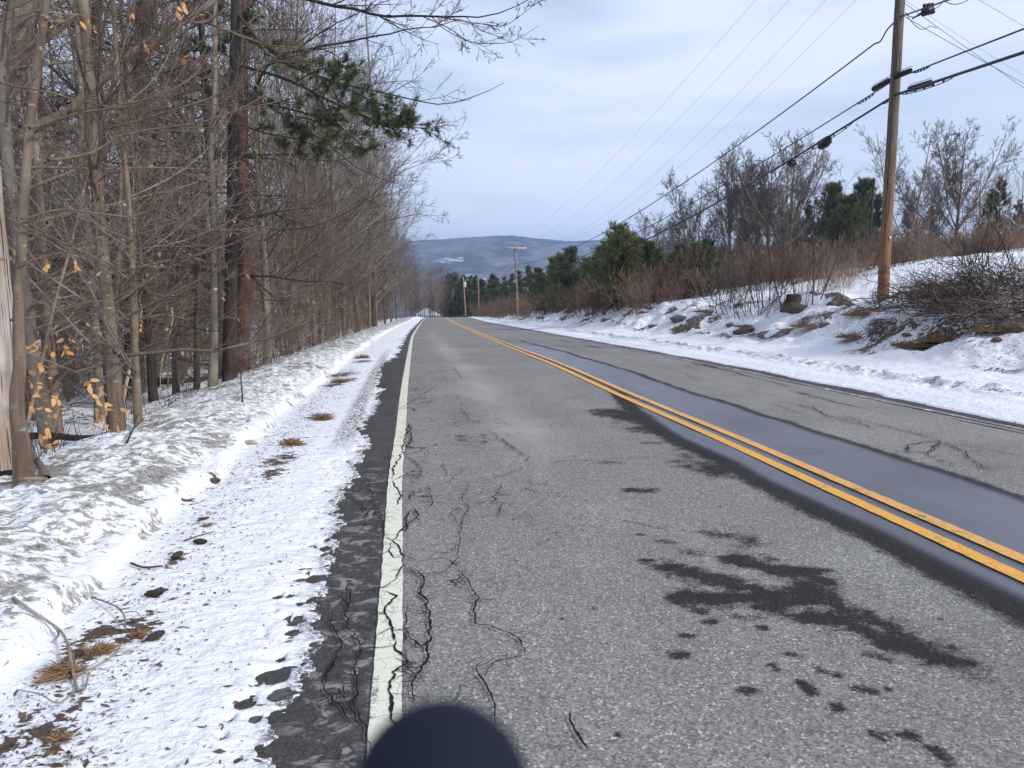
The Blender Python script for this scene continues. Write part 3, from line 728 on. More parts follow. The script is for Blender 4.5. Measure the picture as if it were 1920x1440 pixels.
def conifer(seed, h, r0, mt, mn, width=.30, nb=70, t0=.08, bl=.16, bw=.02, tuft=9, up=.25, name='pine_tree', per=26, ragged=.35, power=.8, droop=0.0):
    rng = np.random.default_rng(seed)
    P, R = trunk_path(rng, h, r0, .01)
    A = Acc(); A.tubes(P, R, 8)
    C = Acc()
    t = rng.uniform(t0, .97, nb); t.sort()
    idx = t * (P.shape[1] - 1); i = np.clip(idx.astype(int), 0, P.shape[1] - 2); f = (idx - i)[:, None]
    p0 = P[0, i] * (1 - f) + P[0, i + 1] * f
    L = h * width * ((1 - t) ** power + .06) * rng.uniform(1 - ragged, 1 + ragged * .6, nb)
    a = rng.uniform(0, 2 * np.pi, nb); d = np.stack([np.cos(a), np.sin(a), up + .7 * t - droop], 1); d = nrm(d)
    n = 7; P1 = np.zeros((nb, n, 3)); P1[:, 0] = p0
    for j in range(1, n):
        d = nrm(d + rng.normal(size=d.shape) * .09 + [0, 0, .05]); P1[:, j] = P1[:, j - 1] + d * (L / (n - 1))[:, None]
    R1 = np.linspace(1, .25, n)[None] * (0.012 + .012 * L[:, None])
    C.tubes(P1, R1, 4)
    P2, R2 = grow(rng, P1, R1, 9, .15, .98, .55, .8, .35, .1, 4, .5, .004)
    C.tubes(P2, R2, 3)
    NE = Acc()
    for PP, k in ((P1, nb * per // 4), (P2, nb * per)):
        b, tg = pts_on(rng, PP, k, .1, 1.0)
        b = np.repeat(b, tuft, 0); tg = np.repeat(tg, tuft, 0)
        dr = nrm(tg * .9 + nrm(rng.normal(size=b.shape)) * .75 + [0, 0, .55])
        V, T = blades(rng, b, dr, bl * rng.uniform(.6, 1.2, len(b)), bw)
        NE.add(V, T=T)
    return Proto(name, [('trunk', A.mesh('trunk', [mt])), ('branches', C.mesh('branches', [M_TWIGD], smooth=False)), ('needles', NE.mesh('needles', [mn], smooth=False))])

def shrub(seed, h, m, stems=26, rad=.55, k2=6, k3=4, rmin=.004, lean=.45, r=.012, name='bare_shrub', leaf=0, arch=-.2):
    rng = np.random.default_rng(seed)
    a = rng.uniform(0, 6.28, stems); q = rng.uniform(0, 1, stems) ** .6 * rad
    p = np.stack([np.cos(a) * q, np.sin(a) * q, np.full(stems, -.1)], 1)
    d = nrm(np.stack([np.cos(a) * lean * q / rad + rng.normal(size=stems) * .12, np.sin(a) * lean * q / rad + rng.normal(size=stems) * .12, np.ones(stems)], 1))
    L = h * rng.uniform(.55, 1.1, stems); n = 8
    P = np.zeros((stems, n, 3)); P[:, 0] = p
    for j in range(1, n):
        d = nrm(d + rng.normal(size=d.shape) * .07 + [0, 0, arch / n]); P[:, j] = P[:, j - 1] + d * (L / (n - 1))[:, None]
    R = (np.linspace(1, .3, n)[None] * r * rng.uniform(.5, 1.3, stems)[:, None]); R = np.maximum(R, rmin)
    S_ = Acc(); S_.tubes(P, R, 4)
    B_ = Acc()
    P2, R2 = grow(rng, P, R, k2, .2, .98, .38, .6, .25, .09, 5, .6, rmin); B_.tubes(P2, R2, 3)
    last = P2
    if k3:
        P3, R3 = grow(rng, P2, R2, k3, .2, .98, .5, .6, .2, .1, 3, .7, rmin); B_.tubes(P3, R3, 3); last = P3
    parts = [('stems', S_.mesh('stems', [m])), ('crown', B_.mesh('crown', [m], smooth=False))]
    if leaf:
        b, _ = pts_on(rng, last, leaf); V, Q = leaves(rng, b, .07); Lf = Acc(); Lf.add(V, Q); parts.append(('leaves', Lf.mesh('leaves', [M_LEAF], smooth=False)))
    return Proto(name, parts)

def heap(seed, m, rx, h, n=70, L=(1.0, 2.4), r=.011, name='brush_pile', k2=5, k3=3, rmin=.004):
    rng = np.random.default_rng(seed)
    a = rng.uniform(0, 6.28, n); q = rng.uniform(0, 1, n) ** .5 * rx
    p = np.stack([np.cos(a) * q, np.sin(a) * q * .7, rng.uniform(-.05, h * .55, n) * (1 - q / rx * .6)], 1)
    b = rng.uniform(0, 6.28, n); d = nrm(np.stack([np.cos(b), np.sin(b), rng.normal(size=n) * .35 + .18], 1))
    LL = rng.uniform(*L, n); m_ = 9; P = np.zeros((n, m_, 3)); P[:, 0] = p - d * LL[:, None] * .5
    for j in range(1, m_):
        d = nrm(d + rng.normal(size=d.shape) * .13); P[:, j] = P[:, j - 1] + d * (LL / (m_ - 1))[:, None]
    P[:, :, 2] = np.maximum(P[:, :, 2], -.08 + .04 * rng.normal(size=(n, 1)))
    R = np.maximum(np.linspace(1, .3, m_)[None] * r * rng.uniform(.4, 1.5, n)[:, None], rmin)
    S_ = Acc(); S_.tubes(P, R, 4); P2, R2 = grow(rng, P, R, k2, .1, .98, .4, .7, .2, .12, 5, .6, rmin); S_.tubes(P2, R2, 3)
    P3, R3 = grow(rng, P2, R2, k3, .2, .98, .5, .7, .1, .12, 3, .7, rmin); S_.tubes(P3, R3, 3)
    return Proto(name, [('branches', S_.mesh('branches', [m], smooth=False))])
def gz(x, y): return float(G(x, y))
def put(proto, px, py, scale=1, rz=0, tilt=(0, 0), sink=0.0):
    p = on_ground(px, py); return proto.place((p[0], p[1], p[2] - sink), rz, scale, tilt)
def sy(s, y): x = float(xw(y)) + s; return (x, y, gz(x, y))

# ------------------------------------------------------------------ left woods
rng = np.random.default_rng(2024)
NEAR = [bare_tree(101, 15, .085, M_BARK, M_TWIG, nl=52, l0=.05, lf=.20, rmin=.0035, k2=8, k3=5),
        bare_tree(102, 17, .105, M_BARKG, M_TWIG, nl=46, l0=.08, lf=.22, rmin=.0035, k2=8, k3=5),
        bare_tree(103, 13, .055, M_BARK, M_TWIGG, nl=44, l0=.05, lf=.24, rmin=.003, k2=7, k3=5, leaf=60),
        bare_tree(104, 19, .15, M_BARKD, M_TWIGD, nl=58, l0=.06, lf=.19, rmin=.004, k2=8, k3=5, ang=1.4, up=-.1)]
FARP = [bare_tree(111, 16, .12, M_BARKR, M_TWIGM, nl=44, l0=.10, lf=.26, rmin=.007, k2=8, k3=6, up=.6, ang=.95),
        bare_tree(112, 15, .10, M_BARKG, M_TWIGG, nl=40, l0=.12, lf=.30, rmin=.007, k2=8, k3=6, up=.7, ang=.9),
        bare_tree(113, 13, .09, M_BARKR, M_TWIGM, nl=46, l0=.05, lf=.34, rmin=.006, k2=8, k3=6, up=.5, ang=1.0),
        bare_tree(114, 17, .15, M_BARKD, M_TWIGM, nl=44, l0=.08, lf=.24, rmin=.007, k2=8, k3=6, up=.4)]
EDGE = [bare_tree(121, 16, .12, M_BARK, M_TWIGG, nl=42, l0=.14, lf=.42, rmin=.006, k2=11, k3=8, up=.55, ang=.95),
        bare_tree(122, 15.5, .11, M_BARK, M_TWIGM, nl=42, l0=.12, lf=.44, rmin=.006, k2=11, k3=8, up=.6, ang=.9)]
SAPL = [bare_tree(131, 6.5, .028, M_BARK, M_TWIG, nl=26, l0=.1, lf=.3, rmin=.003, k2=6, k3=4, name='sapling', sides=6, up=.5),
        bare_tree(132, 5, .022, M_BARKG, M_TWIG, nl=26, l0=.05, lf=.36, rmin=.003, k2=6, k3=4, name='sapling', sides=6, leaf=90)]

placed = []
def far_enough(x, y, d):
    for (a, b) in placed:
        if (a - x) ** 2 + (b - y) ** 2 < d * d: return False
    placed.append((x, y)); return True

# trunks one can pick out in the photograph: (base px, base py, proto, scale, label, group)
named = [
    (97, 838, 1, .80, 'smooth grey tree trunk rising just right of the forked tree at the left edge'),
    (222, 808, 0, .85, 'straight brown tree beside the broken tan snag above the snow bank'),
    (258, 792, 2, .75, 'thin brown trunk just right of the broken tan snag'),
    (288, 752, 3, .52, 'slim dark trunk standing behind the curved pale vine'),
    (330, 737, 0, .80, 'brown trunk with short root flare beside the fallen logs'),
    (368, 730, 2, 1.0, 'slender dark trunk between the stump and the thick red brown tree'),
    (397, 725, 1, .75, 'dark straight trunk just left of the thick red brown tree at the bank'),
    (196, 752, 3, 1.05, 'large black barked tree leaning slightly right deep in the woods'),
    (20, 780, 3, 1.5, 'very large dark trunk behind the pole at the left edge'),
]
for px, py, k, sc, lab in named:
    p = on_ground(px, py); placed.append((p[0], p[1]))
    o = NEAR[k].place((p[0], p[1], p[2] - .05), rng.uniform(0, 6.28), sc, (0, .03)); props(o, lab, 'tree')
near_lab = {0: ('slim brown grey tree with fine side twigs in the near left woods', 'slim brown trees in the near woods'),
            1: ('smooth grey trunk with sparse branches in the near left woods', 'smooth grey trees in the near woods'),
            2: ('thin pale twigged tree with a few curled leaves in the near left woods', 'thin leafy trees in the near woods'),
            3: ('stout dark barked tree with level dead branches in the near left woods', 'dark barked trees in the near woods')}
cnt = 0
for _ in range(1500):
    if cnt >= 56: break
    y = rng.uniform(7, 34); s = -rng.uniform(4.6, 28)
    x, yy, z = sy(s, y)
    if x < -0.74 * y or x > 0: continue
    if not far_enough(x, y, 1.15 + .02 * y): continue
    k = int(rng.choice(4, p=[.34, .26, .25, .15])); cnt += 1
    o = NEAR[k].place((x, y, z - .05), rng.uniform(0, 6.28), rng.uniform(.7, 1.1), (rng.normal() * .02, rng.normal() * .02 + .01))
    props(o, near_lab[k][0], 'tree', near_lab[k][1])
far_lab = {0: ('brown grey bare tree far along the left side woods', 'brown grey trees along the road ahead'),
           1: ('silvery bare tree with rising branches far along the left woods', 'silvery trees along the road ahead'),
           2: ('bushy bare tree branched from low down far along the left woods', 'bushy bare trees along the road ahead'),
           3: ('reddish trunked bare tree far along the left side woods', 'reddish trunked trees along the road ahead')}
cnt = 0
for _ in range(4000):
    if cnt >= 108: break
    y = 30 + 120 * rng.uniform(0, 1) ** 1.3; s = -rng.uniform(4.5, 30)
    x, yy, z = sy(s, y)
    if x < -0.72 * y: continue
    if not far_enough(x, y, 1.7 + .012 * y): continue
    k = int(rng.choice(4)); cnt += 1
    o = FARP[k].place((x, y, z - .1), rng.uniform(0, 6.28), rng.uniform(.85, 1.15), (rng.normal() * .02, rng.normal() * .02))
    props(o, far_lab[k][0], 'tree', far_lab[k][1])
i = 0
for y, s, sc, k in [(21, -5.2, .80, 0), (26, -4.9, .86, 1), (31, -5.0, .95, 0), (36, -4.6, .9, 1), (42, -4.8, 1.0, 0), (49, -4.6, .95, 1), (57, -4.4, 1.0, 0), (66, -4.3, .95, 1), (76, -4.4, .95, 0), (88, -4.2, .9, 1), (101, -4.2, .9, 0), (115, -4.2, .9, 1), (130, -4.2, .9, 0), (146, -4.0, .9, 1), (62, -7, 1.05, 0), (80, -7.5, 1.1, 1), (96, -7, 1.05, 0), (112, -8, 1.1, 1)]:
    x, yy, z = sy(s, y)
    sc *= 1.12 if y < 70 else 1.05
    o = EDGE[k].place((x, y, z - .1), rng.uniform(0, 6.28), sc, (0, .06))
    props(o, 'wide branching grey tree at the wood edge reaching out over the road verge', 'tree', 'spreading trees along the left verge')
for j in range(70):
    y = 6.5 + 60 * rng.uniform() ** 1.6; s = -rng.uniform(3.6, 12)
    x, yy, z = sy(s, y)
    if x < -.72 * y: continue
    k = j % 2
    o = SAPL[k].place((x, y, z - .05), rng.uniform(0, 6.28), rng.uniform(.6, 1.15), (rng.normal() * .08, rng.normal() * .08))
    props(o, ['wispy leafless sapling in the left woods understory', 'wispy sapling hung with curled pale leaves in the left woods'][k], 'sapling', ['leafless saplings in the left understory', 'leafy saplings in the left understory'][k])
US = [shrub(141, 2.0, M_TWIG, 16, .5, 6, 4, .003, .7, .008), shrub(142, 2.6, M_TWIG, 18, .6, 6, 4, .004, .6, .01)]
for j in range(60):
    y = 8 + 120 * rng.uniform() ** 1.5; s = -rng.uniform(4.0, 9) - (3.0 if y < 18 else 0)
    x, yy, z = sy(s, y)
    if x < -.70 * y: continue
    o = US[int(y > 30)].place((x, y, z - .02), rng.uniform(0, 6.28), rng.uniform(.6, 1.1))
    props(o, ['low tangled brown brush between the near left trunks', 'tall brown brush along the far left wood edge'][int(y > 30)], 'shrub', ['brush in the near left woods', 'brush along the far left wood edge'][int(y > 30)])

# hand-traced limbs: pixel polylines at given distances, twigs grown from them
def traced(tag, defs, m, rmin=.003, k=9, k2=5, k3=0, lf=.28, up=.15, seed=1, parent=None, sides=7, name='branches', ang=.8):
    rg = np.random.default_rng(seed); A = Acc()
    for pts, Y0, Y1, r0, r1 in defs:
        ys = np.linspace(Y0, Y1, len(pts)); q = np.array([at(px, py, y) for (px, py), y in zip(pts, ys)])
        P = smooth_path(q, 18)
        P[1:-1] += rg.normal(size=(16, 3)) * r0 * .35
        R = np.linspace(r0, r1, 18)
        A.tubes(P, R, sides)
        if k:
            P1, R1 = grow(rg, P[None], R[None], k, .12, .99, lf, ang, up, .12, 8, .5, rmin, tap=.35); A.tubes(P1, R1, 4)
            P2, R2 = grow(rg, P1, R1, k2, .15, .98, .5, .75, up, .13, 5, .6, rmin); A.tubes(P2, R2, 3)
            if k3:
                P3, R3 = grow(rg, P2, R2, k3, .15, .98, .5, .75, up, .13, 4, .6, rmin); A.tubes(P3, R3, 3)
    me = A.mesh(name, [m])
    if parent is not None: # express in the parent's own space
        L = np.array(parent.location); co = np.zeros(len(me.vertices) * 3, np.float32); me.vertices.foreach_get('co', co)
        co = co.reshape(-1, 3) - L; me.vertices.foreach_set('co', co.ravel().astype(np.float32)); me.update()
    return ob(name, me, parent)

def traced_tree(name, base, path, r, mt, label, cat='tree', seed=0):
    """trunk through pixel points at a fixed distance, standing at base px"""
    b = on_ground(*base); root = empty(name, b); Y = b[1]
    q = np.array([b - [0, 0, .25]] + [at(px, py, Y + dy) for px, py, dy in path])
    P = smooth_path(q, 26); u = np.linspace(0, 1, 26)
    pm = Y / F / 2                                  # widths are measured in photograph pixels
    ee = r[2] if len(r) > 2 else 1.6
    rr = (r[0] * (1 - u) ** ee + r[1] * (1 - (1 - u) ** ee)) * pm; rr = rr * (1 + .30 * np.exp(-u * 22))
    rg = np.random.default_rng(seed); rr = rr * (1 + rg.normal(size=26) * .03)
    A = Acc(); A.tubes(P - b, rr, 14); ob('trunk', A.mesh('trunk', [mt]), root); props(root, label, cat)
    return root, Y

# forked tree in front of the pole
rt, Y = traced_tree('bare_tree', (42, 905), [(40, 830, 0), (30, 760, 0), (37, 690, .02), (34, 600, .03), (40, 480, .05), (46, 360, .1), (56, 240, .15), (72, 110, .2), (92, -40, .25), (110, -260, .3)], (42, 15, 4.5), M_BARK, 'brown tree with a swollen crook low on its trunk, in front of the wooden pole', seed=4)
traced('t', [([(40, 410), (100, 395), (180, 400), (235, 405), (330, 380)], Y, Y + .6, .010, .003), ([(44, 425), (80, 440), (150, 470), (215, 500), (300, 560)], Y, Y + .5, .009, .003), ([(20, 600), (90, 590), (150, 570), (210, 560), (260, 535)], Y, Y + .8, .009, .004), ([(35, 500), (85, 480), (140, 475), (200, 500), (250, 530)], Y, Y + .6, .008, .003),
            ([(55, 240), (130, 215), (220, 200), (330, 165), (400, 100)], Y, Y + 1.0, .012, .004), ([(90, 300), (160, 290), (240, 250), (310, 240), (420, 215), (530, 160)], Y, Y + 1.4, .012, .003), ([(0, 155), (100, 175), (200, 200), (300, 190)], Y - .3, Y + .6, .008, .003)],
       M_TWIG, k=8, k2=4, k3=2, seed=21, parent=rt, rmin=.0025)
L_ = Acc(); rg = np.random.default_rng(3)
for px, py, n, sp in [(75, 650, 14, 16), (120, 640, 8, 12), (60, 720, 8, 14), (55, 745, 9, 12), (85, 765, 12, 14), (105, 742, 6, 10), (95, 800, 10, 14), (190, 725, 5, 8), (165, 722, 4, 6), (195, 765, 16, 18), (185, 790, 8, 14), (100, 830, 9, 16), (70, 700, 5, 10), (160, 40, 4, 8), (240, 25, 3, 8), (100, 40, 4, 8), (335, 5, 8, 10), (392, 27, 3, 5), (340, 110, 3, 4), (180, 45, 3, 6), (270, 80, 3, 5), (145, 495, 3, 5), (15, 480, 3, 5), (90, 500, 3, 8)]:
    c = np.array([at(px + rg.normal() * sp, py + rg.normal() * sp, Y + .7 + rg.normal() * .25) for _ in range(n)])
    V, Q = leaves(rg, c, .062); L_.add(V - np.array(rt.location), Q)
ob('leaves', L_.mesh('leaves', [M_LEAF], smooth=False), rt)['label'] = 'dry orange beech leaves clinging to low twigs'

# large tree at the upper left with the long diagonal limb
rt, Y = traced_tree('bare_tree', (-160, 880), [(-150, 700, 0), (-120, 500, 0), (-80, 330, 0), (-25, 210, 0), (18, 90, .05), (52, -20, .1), (90, -200, .2)], (70, 46), M_BARKG, 'large grey tree entering at the top left with a long limb slanting up right', seed=7)
o = traced('t', [([(-80, 330), (0, 268), (60, 245), (120, 212), (170, 170), (225, 120), (290, 85), (345, 45), (410, -10), (480, -80)], Y, Y + 1.2, .075, .03)], M_BARK, k=14, k2=5, k3=3, lf=.24, seed=22, parent=rt, name='limb')
traced('t', [([(-20, 195), (60, 95), (130, 40), (200, 0)], Y, Y - .3, .018, .006), ([(365, 35), (420, 55), (480, 78), (560, 90)], Y + 1.1, Y + 1.6, .022, .01), ([(275, 90), (260, 180), (240, 260), (250, 360), (240, 480)], Y + 1, Y + 1, .008, .003)], M_TWIG, k=9, k2=5, k3=2, seed=23, parent=rt, rmin=.003)

# tree whose upper limbs hang out over the road
rt, Y = traced_tree('bare_tree', (452, 700), [(455, 600, 0), (458, 480, 0), (455, 350, 0), (452, 200, 0), (455, 60, 0), (460, -120, 0), (455, -420, 0)], (29, 20), M_BARKR, 'thick red brown tree with flared roots, its limbs hanging over the road', seed=9)
def limb(pts, y0, y1, r0, r1): return (pts, Y + y0, Y + y1, r0, r1)
traced('t', [limb([(455, -60), (520, -20), (600, 5), (660, 15), (730, 30), (800, 29), (860, 33), (910, 32), (955, 18), (1005, -8)], 0, -3, .055, .007),
             limb([(458, 200), (520, 110), (580, 93), (640, 80), (700, 68), (780, 55), (830, 48), (865, 35)], 0, -2.6, .045, .006),
             limb([(455, 20), (480, 80), (545, 125), (610, 148), (680, 165), (760, 182), (835, 196), (880, 185), (918, 170), (945, 155)], 0, -3, .036, .005),
             limb([(790, 30), (850, 58), (880, 78), (920, 82), (960, 78), (1010, 48)], -2.4, -3, .012, .004), limb([(850, 35), (900, 45), (950, 46), (985, 22), (1012, 2)], -2.6, -3.2, .010, .004),
             limb([(455, 60), (430, 130), (380, 180), (300, 215), (200, 235)], 0, -1.5, .03, .008), limb([(460, 150), (520, 210), (600, 260), (680, 320), (760, 350)], 0, -2, .025, .006), limb([(455, -80), (420, 0), (350, 60), (250, 85), (120, 70)], 0, -2, .04, .01),
             limb([(560, 90), (620, 50), (680, 20), (740, -30)], -.8, -2, .02, .006)],
       M_TWIGD, k=11, k2=5, k3=3, lf=.24, seed=31, parent=rt, rmin=.0042, up=.1, ang=.7)
traced('t', [limb([(455, 330), (400, 345), (320, 350), (260, 330)], 0, -1, .02, .006), limb([(458, 420), (520, 430), (600, 420), (680, 380), (740, 330), (830, 290)], 0, -1.5, .022, .005), limb([(455, 480), (380, 480), (300, 470), (200, 500)], 0, -1.5, .018, .005),
             limb([(455, 520), (540, 510), (620, 460), (700, 420), (790, 400)], 0, 0, .02, .005), limb([(455, 560), (560, 560), (640, 520), (720, 500)], 0, 1, .018, .005), limb([(455, 590), (380, 600), (300, 590), (180, 610)], 0, -2, .015, .004),
             limb([(458, 250), (540, 290), (640, 300), (720, 270), (790, 250)], 0, -1, .022, .006)], M_TWIG, k=16, k2=7, k3=4, lf=.28, seed=32, parent=rt, rmin=.0040, up=.1, ang=.8)

# white pine bough hanging green over the verge
def pine_limbs(label, base, path, r, limbs, seed, mn, tuftn=14, bl=.13, dens=150, nm='pine_tree'):
    rt, Y = traced_tree(nm, base, path, r, M_BARKD, label, seed=seed)
    A = Acc(); Nn = Acc(); rg = np.random.default_rng(seed)
    for pts, y0, y1, r0, r1, tn in limbs:
        ys = np.linspace(Y + y0, Y + y1, len(pts)); q = np.array([at(px, py, y) for (px, py), y in zip(pts, ys)])
        P = smooth_path(q, 16); R = np.linspace(r0, r1, 16); A.tubes(P - np.array(rt.location), R, 6)
        P1, R1 = grow(rg, P[None], R[None], 18, tn, .99, .15, .8, .1, .1, 6, .5, .004, bias=(0, 0, 0), tap=.3); A.tubes(P1 - np.array(rt.location), R1, 3)
        P2, R2 = grow(rg, P1, R1, 6, .2, .99, .45, .7, .15, .1, 4, .5, .004); A.tubes(P2 - np.array(rt.location), R2, 3)
        for PP, kk in ((P1, dens), (P2, dens * 3)):
            b, tg = pts_on(rg, PP, kk, .3, 1.0); b = np.repeat(b, tuftn, 0); tg = np.repeat(tg, tuftn, 0)
            V, T = blades(rg, b, tg + nrm(rg.normal(size=b.shape)) * .8, bl * rg.uniform(.6, 1.2, len(b)), .0055); Nn.add(V - np.array(rt.location), T=T)
    ob('branches', A.mesh('branches', [M_TWIGD]), rt); ob('needles', Nn.mesh('needles', [mn], smooth=False), rt)
    return rt
pine_limbs('tall dark pine with green boughs drooping out toward the road', (430, 712), [(432, 600, 0), (436, 400, 0), (440, 200, 0), (444, 0, 0), (448, -300, 0)], (26, 19),
           [([(440, 60), (520, 100), (590, 140), (650, 165), (700, 190), (740, 205)], 0, -2.5, .035, .008, .45), ([(440, 120), (540, 150), (620, 190), (690, 222), (750, 238), (800, 240)], 0, -3, .035, .007, .35),
            ([(440, 190), (520, 200), (580, 215), (640, 240), (680, 275)], 0, -2, .03, .008, .35), ([(620, 180), (680, 215), (740, 240), (790, 215)], -2, -3, .015, .006, .15), ([(440, 20), (500, 90), (560, 130), (620, 150)], 0, -1.8, .03, .008, .4),
            ([(560, 150), (600, 130), (640, 125), (670, 150)], -1.5, -2.5, .012, .006, .2), ([(540, 215), (600, 230), (660, 270), (690, 285)], -1, -2, .012, .006, .2), ([(640, 200), (700, 200), (740, 215), (775, 232)], -2.4, -3, .012, .005, .1), ([(440, 230), (500, 250), (560, 262), (620, 285)], 0, -1.5, .02, .006, .2), ([(440, 160), (490, 190), (540, 225), (570, 255)], 0, -1, .02, .006, .2)], 51, M_NEED, dens=110, bl=.11)
pine_limbs('dark pine half hidden among bare trunks at the upper left', (250, 742), [(252, 600, 0), (256, 400, 0), (262, 200, 0), (270, 60, 0), (278, -200, 0)], (36, 28),
           [([(265, 140), (330, 100), (400, 90), (460, 60)], 0, -1, .03, .01, .4), ([(262, 220), (320, 200), (380, 190), (440, 170)], 0, 0, .03, .01, .4), ([(265, 60), (200, 40), (130, 50), (60, 30)], 0, -1, .03, .01, .4), ([(262, 260), (320, 280), (400, 300), (470, 320)], 0, 0, .025, .01, .3), ([(268, 20), (340, 0), (420, 30), (480, 20)], 0, -1, .03, .01, .3)], 52, M_NEEDD, dens=110)

# pale snags and birches
rt, Y = traced_tree('birch_tree', (408, 640), [(405, 480, 0), (404, 330, 0), (400, 240, 0), (396, 185, 0)], (24, 20), M_BIRCH, 'pale broken trunk standing behind the twigs left of the thick tree', seed=12)
def leaning(base, path, r, mt, label, seed, name, cat='tree', mt2=M_TWIGG, kk=14):
    rt, Y = traced_tree(name, base, path, r, mt, label, cat, seed)
    P = [(px, py) for px, py, _ in path]
    if kk: traced('t', [(P, Y, Y, r[0] * .2 * Y / F, r[1] * .25 * Y / F)], mt2, k=kk, k2=5, lf=.16, seed=seed, parent=rt, rmin=.005, sides=3)
    return rt
leaning((655, 618), [(650, 580, 0), (640, 530, 0), (630, 480, 0), (622, 420, 0), (612, 350, 0), (606, 270, 0), (603, 190, 0)], (8, 1.5), M_BIRCH, 'right hand one of two leaning white birches at the wood edge', 61, 'birch_tree')
leaning((662, 616), [(655, 570, 0), (650, 520, 0), (643, 470, 0), (640, 420, 0), (636, 340, 0), (634, 270, 0)], (8, 1.5), M_BIRCH, 'left hand one of two leaning white birches, crossing its neighbour', 62, 'birch_tree')
leaning((700, 612), [(700, 560, 0), (701, 500, 0), (702, 430, 0), (704, 350, 0), (700, 230, 0), (690, 90, 0), (682, -60, 0)], (11, 2.5), M_BARKG, 'tall pale grey trunk right of the two leaning birches', 63, 'bare_tree', kk=22)
leaning((552, 634), [(551, 580, 0), (550, 500, 0), (548, 420, 0), (545, 300, 0), (540, 150, 0), (537, 20, 0)], (8, 2), M_BARKG, 'slim pale trunk near the snow covered mound at the bank top', 64, 'bare_tree', kk=18)
leaning((564, 632), [(565, 560, 0), (566, 470, 0), (570, 350, 0), (575, 200, 0), (578, 90, 0)], (6, 1.5), M_BARK, 'slim brown trunk just right of a pale one near the mound', 65, 'bare_tree', kk=18)
# broken tan sapling and curved vine
b = on_ground(228, 790); rt = empty('broken_sapling', b)
A = Acc()
def pp(pts, Y): return smooth_path(np.array([at(x, y, Y) for x, y in pts]), 18) - np.array(b)
A.tubes(pp([(224, 800), (232, 745), (243, 690), (252, 640), (258, 600)], b[1]), np.linspace(.026, .022, 18), 8)
A.tubes(pp([(257, 605), (255, 580), (250, 560), (248, 540)], b[1]), np.linspace(.012, .003, 18), 5)
A.tubes(pp([(262, 600), (266, 580), (262, 560), (268, 545)], b[1] + .02), np.linspace(.012, .002, 18), 5)
ob('broken_stem', A.mesh('broken_stem', [M_SNAG]), rt)
A = Acc(); A.tubes(pp([(263, 622), (265, 600), (264, 585)], b[1] - .02), np.linspace(.022, .006, 18), 6); A.tubes(pp([(262, 600), (300, 590), (360, 600)], b[1] + .1), np.linspace(.006, .003, 18), 4)
ob('split_top', A.mesh('split_top', [M_LEAF]), rt)
props(rt, 'broken tan sapling stripped of bark with a splintered top', 'sapling')
b = on_ground(300, 760); A = Acc()
A.tubes(pp([(322, 576), (323, 600), (318, 625), (311, 650), (305, 672), (299, 682)], b[1]), np.linspace(.020, .006, 18), 7)
A.tubes(pp([(311, 650), (302, 690), (300, 730), (297, 775)], b[1]), np.linspace(.009, .006, 18), 5)
o = ob('bare_vine', A.mesh('bare_vine', [M_SNAG]), loc=b); props(o, 'pale curved bare vine stem hanging between trunks', 'vine')

# dense twiggy lower boughs that fill the wood edge
FB = [shrub(151, 3.4, M_TWIG, 22, .5, 8, 5, .0032, 1.1, .012, 'brush_bush', arch=-1.2), shrub(152, 3.0, M_TWIGG, 18, .5, 8, 5, .0032, 1.2, .010, 'brush_bush', arch=-1.4)]
for j, (y, s) in enumerate([(9.5, -8.5), (12.5, -9.6), (15.5, -7.6), (18, -6.4), (20, -4.8), (22.5, -5.4), (12.5, -7.5), (16, -8), (20, -8), (25, -4.9), (28, -5.4), (33, -4.8), (38, -5.2)]):
    x, yy, z = sy(s, y)
    o = FB[j % 2].place((x, y, z - .05), rng.uniform(0, 6.28), rng.uniform(.8, 1.15)); props(o, ['arching brown brush at the foot of the left wood edge', 'arching greyish brush at the foot of the left wood edge'][j % 2], 'shrub', ['brown brush along the near wood edge', 'greyish brush along the near wood edge'][j % 2])
# fallen logs
for px, py, l, rz, r, lab in [(330, 722, 2.6, .25, .10, 'mossy fallen log lying on snow between the trunks'), (390, 690, 2.0, .1, .07, 'dark fallen log behind the slender trunks'), (120, 835, 1.6, -.15, .05, 'dark fallen branch across the brush beside the forked tree')]:
    p = on_ground(px, py); A = Acc(); q = np.array([[-l / 2, 0, .05], [-l / 4, .05, .1], [l / 6, 0, .1], [l / 2, .08, .14]])
    A.tubes(smooth_path(q, 14), np.linspace(r, r * .7, 14), 9); o = ob('fallen_log', A.mesh('fallen_log', [M_BARKD]), loc=p, rot=(0, 0, rz)); props(o, lab, 'log')

